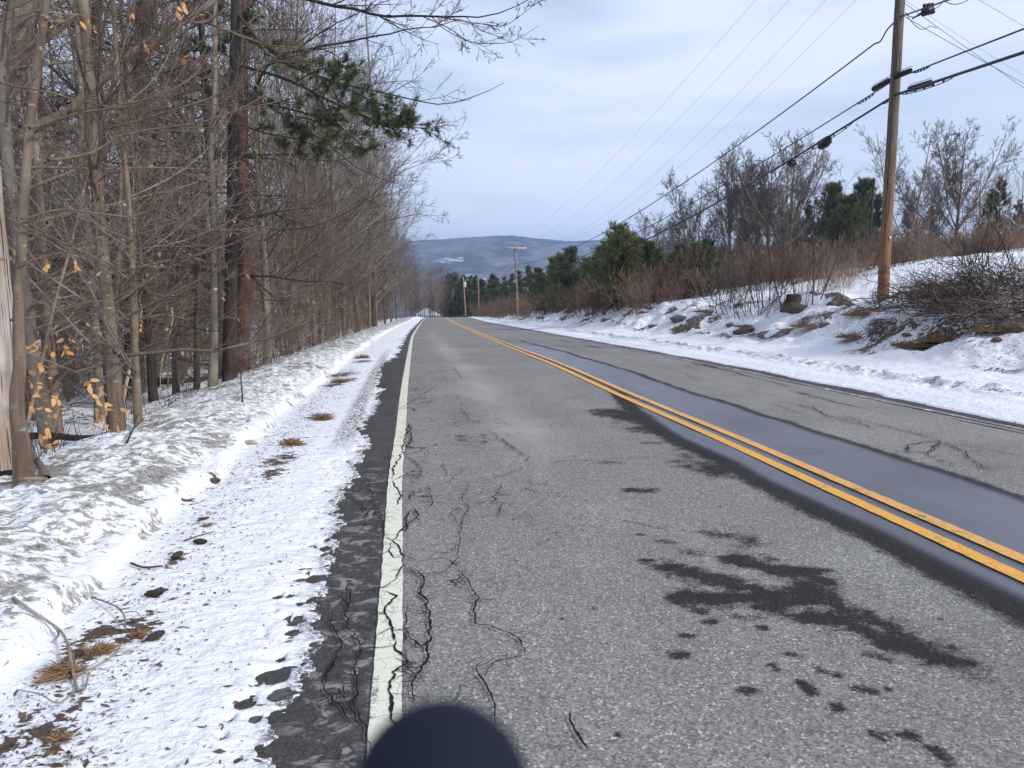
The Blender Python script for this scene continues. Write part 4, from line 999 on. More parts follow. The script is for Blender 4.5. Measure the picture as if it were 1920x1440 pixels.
# ------------------------------------------------------------------ beyond the crest and the right side
FARC = [conifer(201, 11, .13, M_BARKD, M_NEEDD, .30, 90, .10, .5, .045, 6, name='pine_tree', per=26), conifer(202, 9, .12, M_BARKD, M_NEED, .33, 90, .05, .5, .045, 6, name='pine_tree', per=26)]
for j, (px, Y, h, k) in enumerate([(846, 210, 14, 0), (856, 190, 12, 1), (868, 185, 11, 0), (882, 180, 10.5, 0), (894, 175, 10, 0), (906, 190, 10, 1), (918, 165, 8, 0), (932, 155, 7.5, 1), (946, 150, 7.5, 0), (960, 145, 7.5, 1), (974, 135, 7.5, 0), (992, 128, 7.5, 1), (863, 160, 8, 0), (878, 156, 7.5, 1), (905, 150, 7.5, 0), (925, 140, 7.5, 1), (852, 172, 9.5, 0), (888, 165, 8.5, 0), (900, 168, 8.5, 1), (842, 195, 12, 0)]):
    base = at(px, 590, Y); z = gz(base[0], Y) if Y < 200 else float(zr(Y))
    o = FARC[k].place((base[0], Y, z - .2), j * 1.3, h / (11 if k == 0 else 9)); props(o, ['dark ragged pine below the crest beyond the far utility poles', 'fuller green pine below the crest beyond the far utility poles'][k], 'pine tree', ['dark pines past the crest', 'green pines past the crest'][k])
for j, (px, Y, h) in enumerate([(768, 165, 11), (780, 180, 12), (792, 170, 10), (803, 190, 11), (814, 175, 9.5), (824, 200, 11), (834, 185, 9), (842, 175, 8), (850, 165, 7), (760, 150, 11), (785, 155, 8), (818, 215, 12), (830, 165, 6), (858, 170, 6), (890, 165, 5), (912, 160, 5), (800, 210, 13), (846, 215, 11), (775, 205, 14), (808, 160, 10), (816, 156, 10.5), (826, 158, 9.5), (836, 162, 9.5), (796, 158, 11), (788, 164, 11.5), (821, 170, 12), (831, 180, 12.5), (841, 190, 12), (811, 182, 13), (851, 185, 11), (772, 172, 13), (783, 196, 14), (856, 178, 10), (806, 168, 9), (829, 172, 9), (862, 190, 10)]):
    base = at(px, 590, Y); z = gz(base[0], min(Y, 205))
    k = [2, 0, 1][j % 3]
    o = FARP[k].place((base[0], Y, z - .2), j * 2.1, h / (13, 16, 15)[[2, 0, 1].index(k)] * 1.05); props(o, 'hazy brown bare tree where the road drops out of sight', 'tree', 'bare trees past the crest')
# pines and cedars on the right bank
PB = [conifer(211, 6.5, .10, M_BARKD, M_NEED, .40, 110, .02, .34, .022, 7, up=.6, per=34, power=.55, ragged=.3), conifer(212, 6, .09, M_BARKD, M_NEEDY, .42, 110, .02, .32, .022, 7, up=.6, per=34, power=.5, ragged=.3),
      conifer(213, 8, .12, M_BARKD, M_NEEDD, .27, 110, .05, .26, .02, 6, up=.15, per=26, power=.9, ragged=.35, droop=.1, name='spruce_tree')]
for px, py, Y, hpx, k, lab in [(1160, 560, 46, 132, 1, 'bushy light green pine, tallest beside the brush on the right bank'), (1195, 562, 50, 112, 0, 'bushy green pine crowded behind the light green one'), (1068, 575, 66, 108, 0, 'rounded green pine left of the tall bushy one'), (1040, 575, 74, 90, 0, 'small green pine behind the second utility pole wires'),
                               (1100, 575, 72, 88, 1, 'yellowish pine filling the gap between two bushy pines'), (1272, 555, 44, 96, 0, 'dark green pine bush right of the bushy light green pine'), (1325, 555, 42, 104, 0, 'rightmost dark green pine bush above the reddish brush'), (1228, 560, 48, 92, 1, 'yellow green pine bush between brighter and darker pines'), (1135, 565, 60, 108, 1, 'pine leaning behind the tallest bushy pine'),
                               (1178, 562, 47, 118, 1, 'light green pine at the middle of the rounded evergreen mass'), (1212, 560, 47, 104, 0, 'green pine at the right shoulder of the rounded evergreen mass'), (1128, 568, 55, 104, 0, 'green pine at the left shoulder of the rounded evergreen mass'), (1052, 576, 70, 96, 1, 'light green pine beside the rounded one left of the mass'), (1300, 555, 46, 98, 1, 'yellowish pine between the two dark green pine bushes'), (1010, 580, 90, 75, 0, 'small dark pine just right of the second utility pole'), (1355, 520, 60, 55, 0, 'small dark pine behind the rightmost pine bush')]:
    p = at(px, py, Y); z = gz(p[0], Y); top = at(px, py - hpx, Y); H = top[2] - z
    o = PB[k].place((p[0], Y, z - .1), Y * 1.7, H / (6.5, 6, 8)[k]); props(o, lab, 'pine tree')
for px, ytop, Y, k, lab in [(1512, 372, 75, 2, 'narrow dark spruce left of the two dense hilltop pines'), (1560, 352, 78, 0, 'dense hilltop pine, left one of the dark pair'), (1610, 346, 80, 0, 'dense hilltop pine, right one of the dark pair left of the tall pole'), (1590, 372, 70, 0, 'lower dark pine in front of the hilltop pair'), (1395, 405, 85, 2, 'grey green spruce below the spreading bare trees'), (1420, 425, 90, 2, 'small spruce among the bare tree trunks'),
                            (1700, 372, 65, 2, 'thin spruce just right of the tall wooden pole'), (1740, 382, 68, 2, 'small spruce behind the brush right of the pole'), (1870, 325, 55, 2, 'tall grey spruce near the right edge'), (1905, 370, 60, 2, 'lower spruce at the right edge'), (1850, 350, 58, 2, 'spruce with drooping branches left of the tall grey one'), (1640, 360, 75, 2, 'spruce half hidden behind the wooden pole'), (1480, 400, 88, 0, 'small dark pine on the skyline left of the narrow spruce')]:
    p = at(px, 450, Y); z = gz(p[0], Y); top = at(px, ytop, Y); H = top[2] - z
    o = PB[k].place((p[0], Y, z - .1), Y * 1.7, H / (6.5, 6, 8)[k]); props(o, lab, 'pine tree' if k != 2 else 'spruce tree')
# big bare crowns on the skyline
CR = [bare_tree(221, 12, .21, M_BARK, M_TWIGF, nl=20, lf=.34, rmin=.0085, k2=9, k3=7, up=.35, wig=.05, fork=9), bare_tree(222, 12, .19, M_BARK, M_TWIGF, nl=20, lf=.34, rmin=.0085, k2=9, k3=7, up=.35, wig=.05, fork=8), bare_tree(223, 12, .13, M_BARK, M_TWIGF, nl=34, lf=.28, rmin=.0085, k2=8, k3=6, up=.4, wig=.05, fork=3)]
for px, ytop, Y, k, rz, sc, lab in [(1480, 270, 66, 0, .3, 1, 'broad bare maple, rightmost of the skyline group'), (1405, 282, 70, 1, 1.3, 1, 'tall bare tree in the middle of the skyline group'), (1440, 300, 74, 0, 2.6, 1, 'bare tree crowded behind the broad maple on the skyline'), (1370, 300, 76, 0, 4.0, 1, 'bare tree with rising limbs left of the middle of the skyline group'), (1308, 345, 84, 1, 5.1, 1, 'smaller bare tree, leftmost of the skyline group'), (1335, 330, 90, 2, 2.1, 1, 'thin bare tree behind the left end of the skyline group'),
                                     (1790, 245, 56, 0, 1.0, 1, 'lone bare tree with a fan shaped crown right of the tall pole'), (1695, 243, 50, 2, .2, 1, 'slim bare tree leaning right beside the tall pole'), (1230, 405, 110, 2, .2, 1, 'low hazy bare tree behind the pine bushes'), (1262, 402, 112, 1, 1.2, 1, 'small hazy bare tree on the skyline left of the group'), (1545, 345, 90, 2, 2.2, 1, 'thin pale bare tree between the maple and the hilltop pines'), (1210, 408, 118, 1, 3.2, 1, 'farthest low bare tree above the bushy pines'),
                                     (1720, 330, 60, 2, 3.2, 1, 'low bare tree behind the brush right of the pole'), (1760, 345, 62, 2, 4.2, 1, 'short bare tree left of the fan shaped crown'), (1835, 300, 60, 2, 5.2, 1, 'thin bare tree between the fan shaped crown and the grey spruce'), (1285, 395, 100, 2, .9, 1, 'short bare tree at the left foot of the skyline group')]:
    p = at(px, 450, Y); z = gz(p[0], Y); top = at(px, ytop, Y); H = top[2] - z
    o = CR[k].place((p[0], Y, z - .1), rz, H / 12.3, (0, .12 if px == 1695 else 0)); props(o, lab, 'tree')
p = at(1636, 360, 72); z = gz(p[0], 72); A = Acc(); H = at(1636, 335, 72)[2] - z
A.tubes(np.array([[0, 0, -.2], [0, 0, H * .5], [.05, 0, H]]), np.array([.17, .15, .11]), 8); A.tubes(np.array([[0, 0, H * .86], [.3, 0, H * .88], [.5, 0, H * .93]]), np.array([.05, .04, .03]), 5)
o = ob('dead_snag', A.mesh('dead_snag', [M_BARKD]), loc=(p[0], 72, z)); props(o, 'short dark dead snag poking above the hilltop pines', 'snag')

# reddish roadside brush
RB = [shrub(231, 2.6, M_SHRUB, 34, 1.1, 7, 4, .0065, .45, .012), shrub(232, 2.2, M_SHRUB, 34, 1.0, 7, 4, .006, .5, .011), shrub(233, 2.4, M_SHRUBT, 26, .9, 6, 4, .006, .45, .010), shrub(234, 1.7, M_SHRUB, 30, 1.0, 7, 3, .005, .6, .008)]
rs = np.random.default_rng(77); n_ = 0
blab = [('tall reddish brown bare brush on the right bank', 'tall reddish brush on the right bank'), ('rounded reddish bare bush on the right bank', 'rounded reddish bushes on the right bank'), ('tan stemmed bare bush on the right bank', 'tan bushes on the right bank'), ('low reddish bare bush on the right bank', 'low reddish bushes on the right bank')]
for j in range(150):
    Y = 34 + 100 * rs.uniform() ** 1.15; s = rs.uniform(12.0, 18.5) - .03 * max(0, Y - 30) + (3.5 if Y < 40 else 0)
    x, yy, z = sy(s, Y); k = int(rs.choice(4, p=[.35, .3, .2, .15]))
    o = RB[k].place((x, Y, z - .1), rs.uniform(0, 6.28), rs.uniform(.78, 1.2)); props(o, blab[k][0], 'shrub', blab[k][1])
for j in range(60):      # the purplish brush line under the hilltop trees
    px = rs.uniform(1380, 1930); Y = rs.uniform(44, 66); p = at(px, 460, Y); z = gz(p[0], Y); k = int(rs.choice([0, 1, 2], p=[.5, .35, .15]))
    o = RB[k].place((p[0], Y, z - .1), rs.uniform(0, 6.28), rs.uniform(.75, 1.15)); props(o, ['tall purplish brush below the hilltop trees', 'rounded purplish bush below the hilltop trees', 'tan bush below the hilltop trees'][k], 'shrub', ['tall brush below the hilltop', 'round brush below the hilltop', 'tan brush below the hilltop'][k])
for j in range(16):
    px = rs.uniform(1690, 1960); Y = rs.uniform(32, 42); p = at(px, 460, Y); z = gz(p[0], Y); k = 1 + j % 2
    o = RB[k].place((p[0], Y, z - .1), rs.uniform(0, 6.28), rs.uniform(.5, .8)); props(o, ['', 'reddish bush on the snowy rise behind the tall pole', 'tan bush on the snowy rise behind the tall pole'][k], 'shrub', ['', 'reddish bushes behind the pole', 'tan bushes behind the pole'][k])
# thin dark saplings with upright stems right of the brush
TS = [shrub(241, 5.2, M_TWIGD, 9, .8, 7, 3, .0045, .42, .022, 'sapling_clump', arch=.2), shrub(242, 3.0, M_TWIGD, 16, .9, 6, 3, .0045, .8, .013, 'sapling_clump', arch=-.4)]
for px, py, k, sc, rz, lab in [(1450, 570, 0, .95, .4, 'tall thin dark saplings fanning out left of the tree stump'), (1500, 572, 0, .85, 2.0, 'upright thin saplings growing out of the stump'), (1395, 592, 1, 1.0, 1, 'low dark thicket on the bank among the snow patches'), (1345, 590, 1, .8, 2.5, 'dark thicket near the left end of the rocky bank'), (1430, 590, 1, .9, 4, 'dark arching thicket beside the stump'), (1370, 575, 0, .6, 3, 'smaller upright saplings behind the low thicket')]:
    o = put(TS[k], px, py, sc, rz, sink=.05); props(o, lab, 'sapling')
WH = shrub(251, 1.6, M_SHRUBT, 22, 1.0, 2, 0, .004, .2, .005, 'weed_clump')
for j in range(22):
    px = rs.uniform(1470, 1640); py = rs.uniform(515, 562); o = put(WH, px, py, rs.uniform(.5, .9), j); props(o, 'thin upright dead weed stalks in the snow left of the tall pole', 'weeds', 'dead weed stalks left of the pole')
# brush pile right of the pole
BP = [heap(261, M_TWIGD, 2.3, 1.3, 52, (1.3, 3.8), .014, k2=4), heap(262, M_SHRUB, 2.2, 1.2, 46, (1.2, 3.2), .009, k2=4)]
for j, (px, py, sc, lab) in enumerate([(1715, 578, .6, 'small dark brush heap touching the foot of the tall pole'), (1770, 572, .75, 'reddish tangle of cut branches a step right of the pole'), (1812, 588, .75, 'low dark brush heap spilling toward the road right of the pole'), (1855, 568, .8, 'big dark tangle of branches behind the low heap'), (1900, 600, .8, 'red brown brush heap nearest the road at the right edge'), (1940, 578, .95, 'dark brush heap cut by the right edge of the view'),
                                       (1790, 552, .5, 'dark branches on the snow slope above the reddish tangle'), (1885, 545, .75, 'reddish branches piled on the slope near the right edge'), (1835, 530, .45, 'thin dark tangle highest on the slope right of the pole'), (1740, 548, .4, 'sparse dark branches on the slope just behind the pole')]):
    o = put(BP[int(j in (1, 4, 7))], px, py, sc, j * 1.1, sink=.02); props(o, lab, 'brush pile')
AR = shrub(264, 2.2, M_TWIGD, 10, .9, 7, 3, .0045, 1.2, .013, 'bare_shrub', arch=-1.0)
for j, (px, py, sc, lab) in enumerate([(1860, 575, 1.0, 'arching dark bush growing through the heaps near the right edge'), (1800, 560, .9, 'arching dark bush growing up between the heaps right of the pole'), (1925, 560, 1.25, 'arching dark bush at the right edge above the brush heap')]):
    o = put(AR, px, py, sc, j * 2.2, sink=.02); props(o, lab, 'shrub')
VS = shrub(263, 5.5, M_SHRUBT, 5, .5, 5, 2, .006, .12, .014, 'sapling_clump', arch=.3)
for j, (px, Y, sc) in enumerate([(1830, 40, 1.1), (1875, 36, 1.0), (1890, 38, .9), (1725, 38, .9)]):
    p = at(px, 460, Y); o = VS.place((p[0], Y, gz(p[0], Y)), j * 1.9, sc); props(o, 'tall wispy upright stems rising above the brush near the right edge', 'sapling', 'wispy stems near the right edge')
def ordinals(groups, what, where):
    words = ['first', 'second', 'third', 'fourth', 'fifth', 'sixth', 'seventh', 'eighth', 'ninth', 'tenth', 'eleventh', 'twelfth', 'thirteenth', 'fourteenth', 'fifteenth', 'sixteenth', 'seventeenth', 'eighteenth', 'nineteenth', 'twentieth', 'twenty first', 'twenty second']
    L = [o for o in COL.objects if o.get('group') == groups]
    L.sort(key=lambda o: o.location.x / max(o.location.y, .1))
    for o, w in zip(L, words):
        o['label'] = '%s of the %s %s, from the left' % (w, what, where)
ordinals('slim brown trees in the near woods', 'slim brown trees', 'in the near woods')
ordinals('smooth grey trees in the near woods', 'smooth grey trunks', 'in the near woods')
ordinals('thin leafy trees in the near woods', 'thin pale leafy trees', 'in the near woods')
ordinals('dark barked trees in the near woods', 'dark barked trees', 'in the near woods')
ordinals('spreading trees along the left verge', 'spreading trees', 'over the left verge')
# ------------------------------------------------------------------ utility poles and wires
def pole_mat(name, c1, c2, c3, zlo=None):
    m, t, b = mat(name, c1, .85, .2)
    v = coord(t, (1, 1, .04)); n = noise(t, v, 45, 5, .7); n2 = noise(t, coord(t, (1, 1, .25)), 5, 4, .6)
    c = mixc(t, mrange(t, n, .38, .62), c1, c2)
    w = mrange(t, n2, .4, .6)
    if zlo is not None:
        sx = N(t, 'ShaderNodeSeparateXYZ'); link(t, coord(t), sx.inputs[0])
        f = mrange(t, sx.outputs[2], zlo[0], zlo[1], 1.0, 0.0)
        w = math_(t, 'MULTIPLY', f, mrange(t, n2, .25, .5, .55, 1.0))
    c = mixc(t, w, c, mixc(t, mrange(t, n, .4, .6), c3, tuple(q * .6 for q in c3)))
    ck = mrange(t, noise(t, coord(t, (1, 1, .02)), 42, 3, .6), .57, .62)
    c = mixc(t, ck, c, (.03, .022, .018))
    link(t, c, b.inputs['Base Color']); bump(t, b, n, .7, .01); return m
M_POLE = pole_mat('weathered_pole_wood', (.20, .155, .12), (.105, .08, .064), (.34, .17, .08), (1.2, 4.4))
M_POLEG = pole_mat('pale_pole_wood', (.50, .46, .41), (.36, .315, .27), (.40, .31, .24))
M_POLEF = pole_mat('far_pole_wood', (.42, .36, .30), (.28, .23, .19), (.35, .24, .17))
M_BLK, _, _ = mat('black_cable_sheath', (.012, .012, .015), .5, .4)
M_GRW, _, _ = mat('grey_wire', (.10, .10, .11), .5, .5)
M_STEEL, _, bb = mat('galvanised_steel', (.45, .45, .45), .45, .5); bb.inputs['Metallic'].default_value = .8
M_CER, _, _ = mat('porcelain', (.55, .55, .52), .3, .5)
M_ARM = pole_mat('crossarm_wood', (.62, .60, .56), (.45, .42, .38), (.5, .45, .4))
M_CHAR, _, _ = mat('charred_wood', (.016, .014, .013), .9, .1)

def pole_shape(base, top, r0, r1, m, n=24, k=20, seed=1):
    rg = np.random.default_rng(seed); u = np.linspace(0, 1, n)[:, None]
    P = np.array([0, 0, -.4]) * (1 - u) + (np.array(top) - np.array(base)) * u; P[1:-1, :2] += rg.normal(size=(n - 2, 2)) * r0 * .02
    A = Acc(); A.tubes(P, r0 * (1 - u[:, 0]) + r1 * u[:, 0], k)
    a = np.arange(k) / k * 6.283; c = len(A.V[0])
    A.add([P[-1] + [0, 0, .005]], T=None); A.T.append(np.stack([np.arange(k) + (n - 1) * k, (np.arange(k) + 1) % k + (n - 1) * k, np.full(k, c)], 1))
    return A.mesh('pole_shaft', [m])
def lerp(a, b, u): return np.asarray(a) * (1 - u) + np.asarray(b) * u
def wire_pts(A, B, sag, n=60):
    u = np.linspace(0, 1, n); P = lerp(A, B, u[:, None]); P[:, 2] -= 4 * sag * u * (1 - u); return P
def sag_for(A, B, px, py):
    A = np.array(A); B = np.array(B); lo, hi = 0., 1.
    f = lambda u: (lambda p: (lambda q: 960 + F * q[0] / (q @ FWD))(p - CAM))(lerp(A, B, u))
    s = np.sign(f(0) - px)
    for _ in range(50):
        m = (lo + hi) / 2
        if np.sign(f(m) - px) == s: lo = m
        else: hi = m
    p = lerp(A, B, lo); want = at(px, py, p[1])[2]
    return (p[2] - want) / (4 * lo * (1 - lo) + 1e-6)
def wire(name, P, r, m, label, cat='cable', group=None, k=6):
    A = Acc(); A.tubes(P - P[0], np.full(len(P), r), k); o = ob(name, A.mesh(name, [m]), loc=P[0]); props(o, label, cat, group); return o

b1 = on_ground(1655, 564); Y1 = b1[1]
top1 = at(1700, -215, Y1); 
t1 = empty('utility_pole', b1); props(t1, 'tall weathered wooden utility pole standing on the right bank, orange brown near its foot', 'utility pole')
ob('pole_shaft', pole_shape(b1, top1, .155, .115, M_POLE, seed=3), t1)
def p1(py, dx=0.0, dy=-.13):       # a point on the near pole at the height seen at pixel row py
    p = np.array([0, Y1, 0.]); q = at(0, py, Y1); u = (q[2] - b1[2]) / (top1[2] - b1[2]); c = lerp(b1, top1, u); return c + [dx, dy, 0]
def crossarm(parent, c, L, yaw, ins=3, th=.09, mm=M_ARM):
    A = Acc(); M = np.array([[math.cos(yaw), -math.sin(yaw), 0], [math.sin(yaw), math.cos(yaw), 0], [0, 0, 1]])
    off = np.array(c) - np.array(parent.location); A.box(off, (L, th, th * 1.25), M); ob('crossarm', A.mesh('crossarm', [mm], smooth=False), parent)
    pts = []
    for x in ins:
        p = off + M @ np.array([x, 0, th * .6]); I = Acc()
        zz = np.array([0, .03, .06, .08, .11, .14, .17]); rr = np.array([.02, .02, .05, .035, .055, .03, .028])
        I.tubes(np.stack([zz * 0, zz * 0, zz], 1) + p, rr, 10); ob('insulator', I.mesh('insulator', [M_CER]), parent); pts.append(p + np.array(parent.location) + [0, 0, .17])
    return pts
yaw1 = .12
c1 = top1 + [0, -.14, -.35]
A1 = crossarm(t1, c1, 3.2, yaw1, (-1.5, -.55, .45, 1.5))
A = Acc()
for zz in (.8, 1.9, 3.1):
    A.tubes(np.array([[0, -.15, zz], [0.01, -.19, zz], [.015, -.19, zz + .05]]) + lerp([0, 0, 0], top1 - b1, zz / (top1[2] - b1[2])) * [1, 1, 0], np.array([.012, .012, .01]), 5)
ob('step_bolt', A.mesh('step_bolt', [M_STEEL]), t1)
ax_ = (top1 - b1) / (top1[2] - b1[2]); zz = np.linspace(0, top1[2] - b1[2] - .3, 40); rr_ = .155 + (.115 - .155) * zz / (top1[2] - b1[2])
A = Acc(); A.tubes(ax_ * zz[:, None] + np.stack([-.72 * rr_ - .004, -.72 * rr_ - .004, 0 * zz], 1), np.full(40, .006), 5); ob('ground_wire', A.mesh('ground_wire', [M_BLK]), t1)
A = Acc(); A.box(ax_ * 1.7 + [.03, -.157, 0], (.06, .006, .09)); ob('tag', A.mesh('tag', [M_STEEL], False), t1)
# second pole with pale crossarm
Y2 = 88.; q = at(971, 590, Y2); b2 = np.array([q[0], Y2, gz(q[0], Y2)]); top2 = at(965.5, 459, Y2)
t2 = empty('utility_pole', b2); props(t2, 'second utility pole down the road with a pale tilted crossarm at its top', 'utility pole')
ob('pole_shaft', pole_shape(b2, top2, .125, .10, M_POLEF, 12, 10, 5), t2)
A2 = crossarm(t2, at(965.7, 465.5, Y2) + [0, -.18, 0], 2.5, .1, (-1.1, -.4, .4, 1.1), th=.16)
# third and fourth poles near the crest
Y3 = 135.; q = at(898, 585, Y3); b3 = np.array([q[0], Y3, gz(q[0], Y3)]); top3 = at(896.5, 517, Y3)
t3 = empty('utility_pole', b3); props(t3, 'brown utility pole near the crest, right of the pole with the transformer', 'utility pole'); ob('pole_shaft', pole_shape(b3, top3, .14, .11, M_POLEF, 10, 8, 6), t3)
Y4 = 150.; q = at(873.5, 588, Y4); b4 = np.array([q[0], Y4, gz(q[0], Y4)]); top4 = at(868.5, 519, Y4)
t4 = empty('utility_pole', b4); props(t4, 'pale leaning utility pole at the crest carrying a small transformer', 'utility pole'); ob('pole_shaft', pole_shape(b4, top4, .17, .13, M_POLEF, 10, 8, 7), t4)
A = Acc(); pc = at(871.5, 534, Y4 - .3) - b4; zz = np.array([-.55, -.5, -.3, .3, .5, .55]); A.tubes(np.stack([zz * 0, zz * 0, zz], 1) + pc, np.array([.1, .25, .28, .28, .25, .1]), 12); ob('transformer', A.mesh('transformer', [M_CER]), t4)

# grey pole at the left edge behind the forked tree
p = on_ground(24, 900); Yl = p[1] + .25; xl = at(6, 900, Yl)[0]; bl = np.array([xl, Yl, gz(xl, Yl)]); tl = at(-118, -500, Yl)
t5 = empty('utility_pole', bl); props(t5, 'smooth pale wooden pole at the left edge, charred black at its foot', 'utility pole')
ob('pole_shaft', pole_shape(bl, tl, 42 * Yl / F, 34 * Yl / F, M_POLEG, seed=8), t5)
A = Acc(); zc = np.linspace(-.2, .16, 9); A.tubes(np.stack([zc * 0 + .012, zc * 0 - .012, zc], 1) + (tl - bl) * [1, 1, 0] * (np.clip(zc, 0, 9) / (tl[2] - bl[2]))[:, None], 42.3 * Yl / F * np.array([1, 1, 1, 1, 1, .99, .97, .93, .5]), 16)
ob('charred_foot', A.mesh('charred_foot', [M_CHAR]), t5)

# wires toward the second pole
an = p1(34, -.02); ac1 = p1(149, -.03); ac2 = p1(180, -.04)
e_n = at(967, 495, Y2); e_c1 = at(967, 503, Y2); e_c2 = at(968, 508, Y2)
dipn = at(1640, 82, Y1 + 1.0)
Wn = wire_pts(dipn, e_n, sag_for(dipn, e_n, 1170, 415)); dip = smooth_path([an, at(1664, 55, Y1 + .3), at(1650, 78, Y1 + .7), dipn], 16)
wire('power_cable', np.concatenate([dip, Wn[1:]]), .021, M_BLK, 'topmost thick black cable from the tall pole down the road')
w1_ = wire_pts(ac1, e_c1, sag_for(ac1, e_c1, 1201, 433)); wire('communication_cable', w1_, .018, M_BLK, 'middle black cable strung between the tall pole and the second pole')
w2_ = wire_pts(ac2, e_c2, sag_for(ac2, e_c2, 1060, 514), 90); w2_s = sag_for(ac2, e_c2, 1160, 473)
w2_ = wire_pts(ac2, e_c2, w2_s, 120); wire('communication_cable', w2_, .030, M_BLK, 'lowest and thickest black cable between the tall pole and the second pole')
# continuing toward the camera's right
def cont(A, px, py, Yq, k, sag=0.0, n=40):
    Q = at(px, py, Yq); B = A + (Q - A) * k; return wire_pts(A, B, sag, n)
ar = 15.2
v1 = cont(ac1, 1920, 54, ar, 6.5, .0); wire('communication_cable', v1, .019, M_BLK, 'upper black cable leaving the tall pole toward the right edge')
v2 = cont(ac2, 1920, 98, ar, 6.5, .0); wire('communication_cable', v2, .034, M_BLK, 'thick lower black cable leaving the tall pole toward the right edge')
v3 = cont(an, 1772, 2, 18.6, 14, .0); wire('power_cable', v3, .020, M_BLK, 'black cable rising from the top of the tall pole to the upper right')
# thin primaries high up
for j, (a_, e_, px, py) in enumerate([(A1[0], A2[0], 1240, 200), (A1[1], A2[1], 1297, 200), (A1[2], A2[2], 1363, 200), (A1[3], A2[3], 1404, 200)]):
    wire('overhead_wire', wire_pts(a_, e_, np.clip(sag_for(a_, e_, px, py), -.5, 3.0), 80), .0055, M_GRW, ['leftmost of the four thin wires crossing the sky', 'second from left of the four thin wires crossing the sky', 'third from left of the four thin wires crossing the sky', 'rightmost of the four thin wires crossing the sky'][j], 'wire', k=4)
for j in range(4):
    d = np.array([4.5 + j * .4, -45, 1.0]); wire('overhead_wire', wire_pts(A1[j], A1[j] + d, .9), .0055, M_GRW, 'thin wire running back overhead from the tall pole crossarm', 'wire', 'thin wires running back overhead', k=4)
# service drops to the upper right
sd = [((1700, 12), (1920, 150), .009), ((1722, 36), (1920, 142), .010), ((1700, 6), (1920, 128), .005)]
for j, ((ax, ay), (bx, by), r) in enumerate(sd):
    a_ = p1(ay - 2, .08); Q = at(bx, by, 27.5 + j * .3); wire('service_wire', wire_pts(a_, a_ + (Q - a_) * 4.5, .35), r, M_GRW if j == 2 else M_BLK, ['lowest thin service wire sloping right from the tall pole', 'middle service wire sloping right from the tall pole', 'finest wire sloping right from the tall pole'][j], 'wire', k=4)
a_ = at(1838, -10, 15.); wire('service_wire', wire_pts(lerp(a_, at(1920, 38, 15.), -6), lerp(a_, at(1920, 38, 15.), 9), .1), .004, M_GRW, 'faint wire crossing the upper right corner', 'wire', k=4)
# from second pole on
for (py2, py3, r, lab) in [(497, 541, .02, 'upper cable sagging from the second pole to the brown pole near the crest'), (508, 543, .025, 'lower cable sagging from the second pole to the brown pole near the crest')]:
    A_ = at(966, py2, Y2); B_ = at(897, py3, Y3); wire('communication_cable', wire_pts(A_, B_, .9 if py2 > 500 else .6), r, M_BLK, lab, k=4)
# loops hanging at the pole
wire('drip_loop', smooth_path([p1(40, -.14), p1(80, -.16), p1(110, -.13), p1(142, -.12)], 20), .006, M_BLK, 'slack wire running down the left side of the tall pole', k=5)
wire('drip_loop', smooth_path([p1(26, .10), at(1707, 38, Y1 - .3), at(1727, 55, Y1 - .2), at(1745, 49, Y1), at(1757, 53, Y1 + .2)], 24), .009, M_BLK, 'small loop of wire hanging right of the tall pole top', k=5)
wire('drip_loop', smooth_path([p1(28, .10), at(1712, 32, Y1 - .4), at(1732, 26, Y1 - .6), at(1760, 12, Y1 - .9), at(1772, -3, Y1 - 1.2)], 24), .010, M_BLK, 'wire bridging from the pole to the small black box', k=5)
wire('drip_loop', smooth_path([at(1769, 2, Y1 - 1.6), at(1788, 8, Y1 - 1.7), at(1800, 7, Y1 - 1.8), at(1815, 0, Y1 - 1.9), at(1830, -10, Y1 - 2)], 20), .010, M_BLK, 'short drooping wire at the top edge right of the tall pole', k=5)
# splice cases
def capsule(name, P0, P1, r, label, ribs=0, cat='splice case'):
    P0 = np.array(P0); P1 = np.array(P1); u = np.array([0, .02, .06, .12, .5, .88, .94, .98, 1.]); rr = r * np.array([.3, .7, .95, 1, 1, 1, .95, .7, .3])
    if ribs:
        u = np.linspace(0, 1, ribs * 4 + 1); rr = r * (1 - .16 * (np.arange(len(u)) % 4 == 2)) ; rr[0] *= .4; rr[-1] *= .4
    A = Acc(); A.tubes(lerp(np.zeros(3), P1 - P0, u[:, None]), rr, 12); A.tubes(np.array([[0, 0, r + .03], [0, 0, r + .03]]) * 1.0 + np.array([np.zeros(3), P1 - P0]), np.array([.008, .008]), 5)
    o = ob(name, A.mesh(name, [M_BLK]), loc=P0); props(o, label, cat); return o
dn = np.array([0, 0, -.09])
capsule('splice_case', at(1636, 168, Y1 + .6), at(1668, 150, Y1 + .05), .075, 'fat black splice case hanging on the middle cable left of the tall pole', 5)
capsule('splice_case', at(1676, 143, Y1 - .12), at(1710, 131, Y1 - .6), .065, 'black splice case on the upper cable touching the tall pole on its right', 4)
capsule('splice_case', at(1704, 168, Y1 - .5), at(1747, 155, Y1 - 1.2), .085, 'largest black splice case, hanging from the lower cable right of the tall pole', 6)
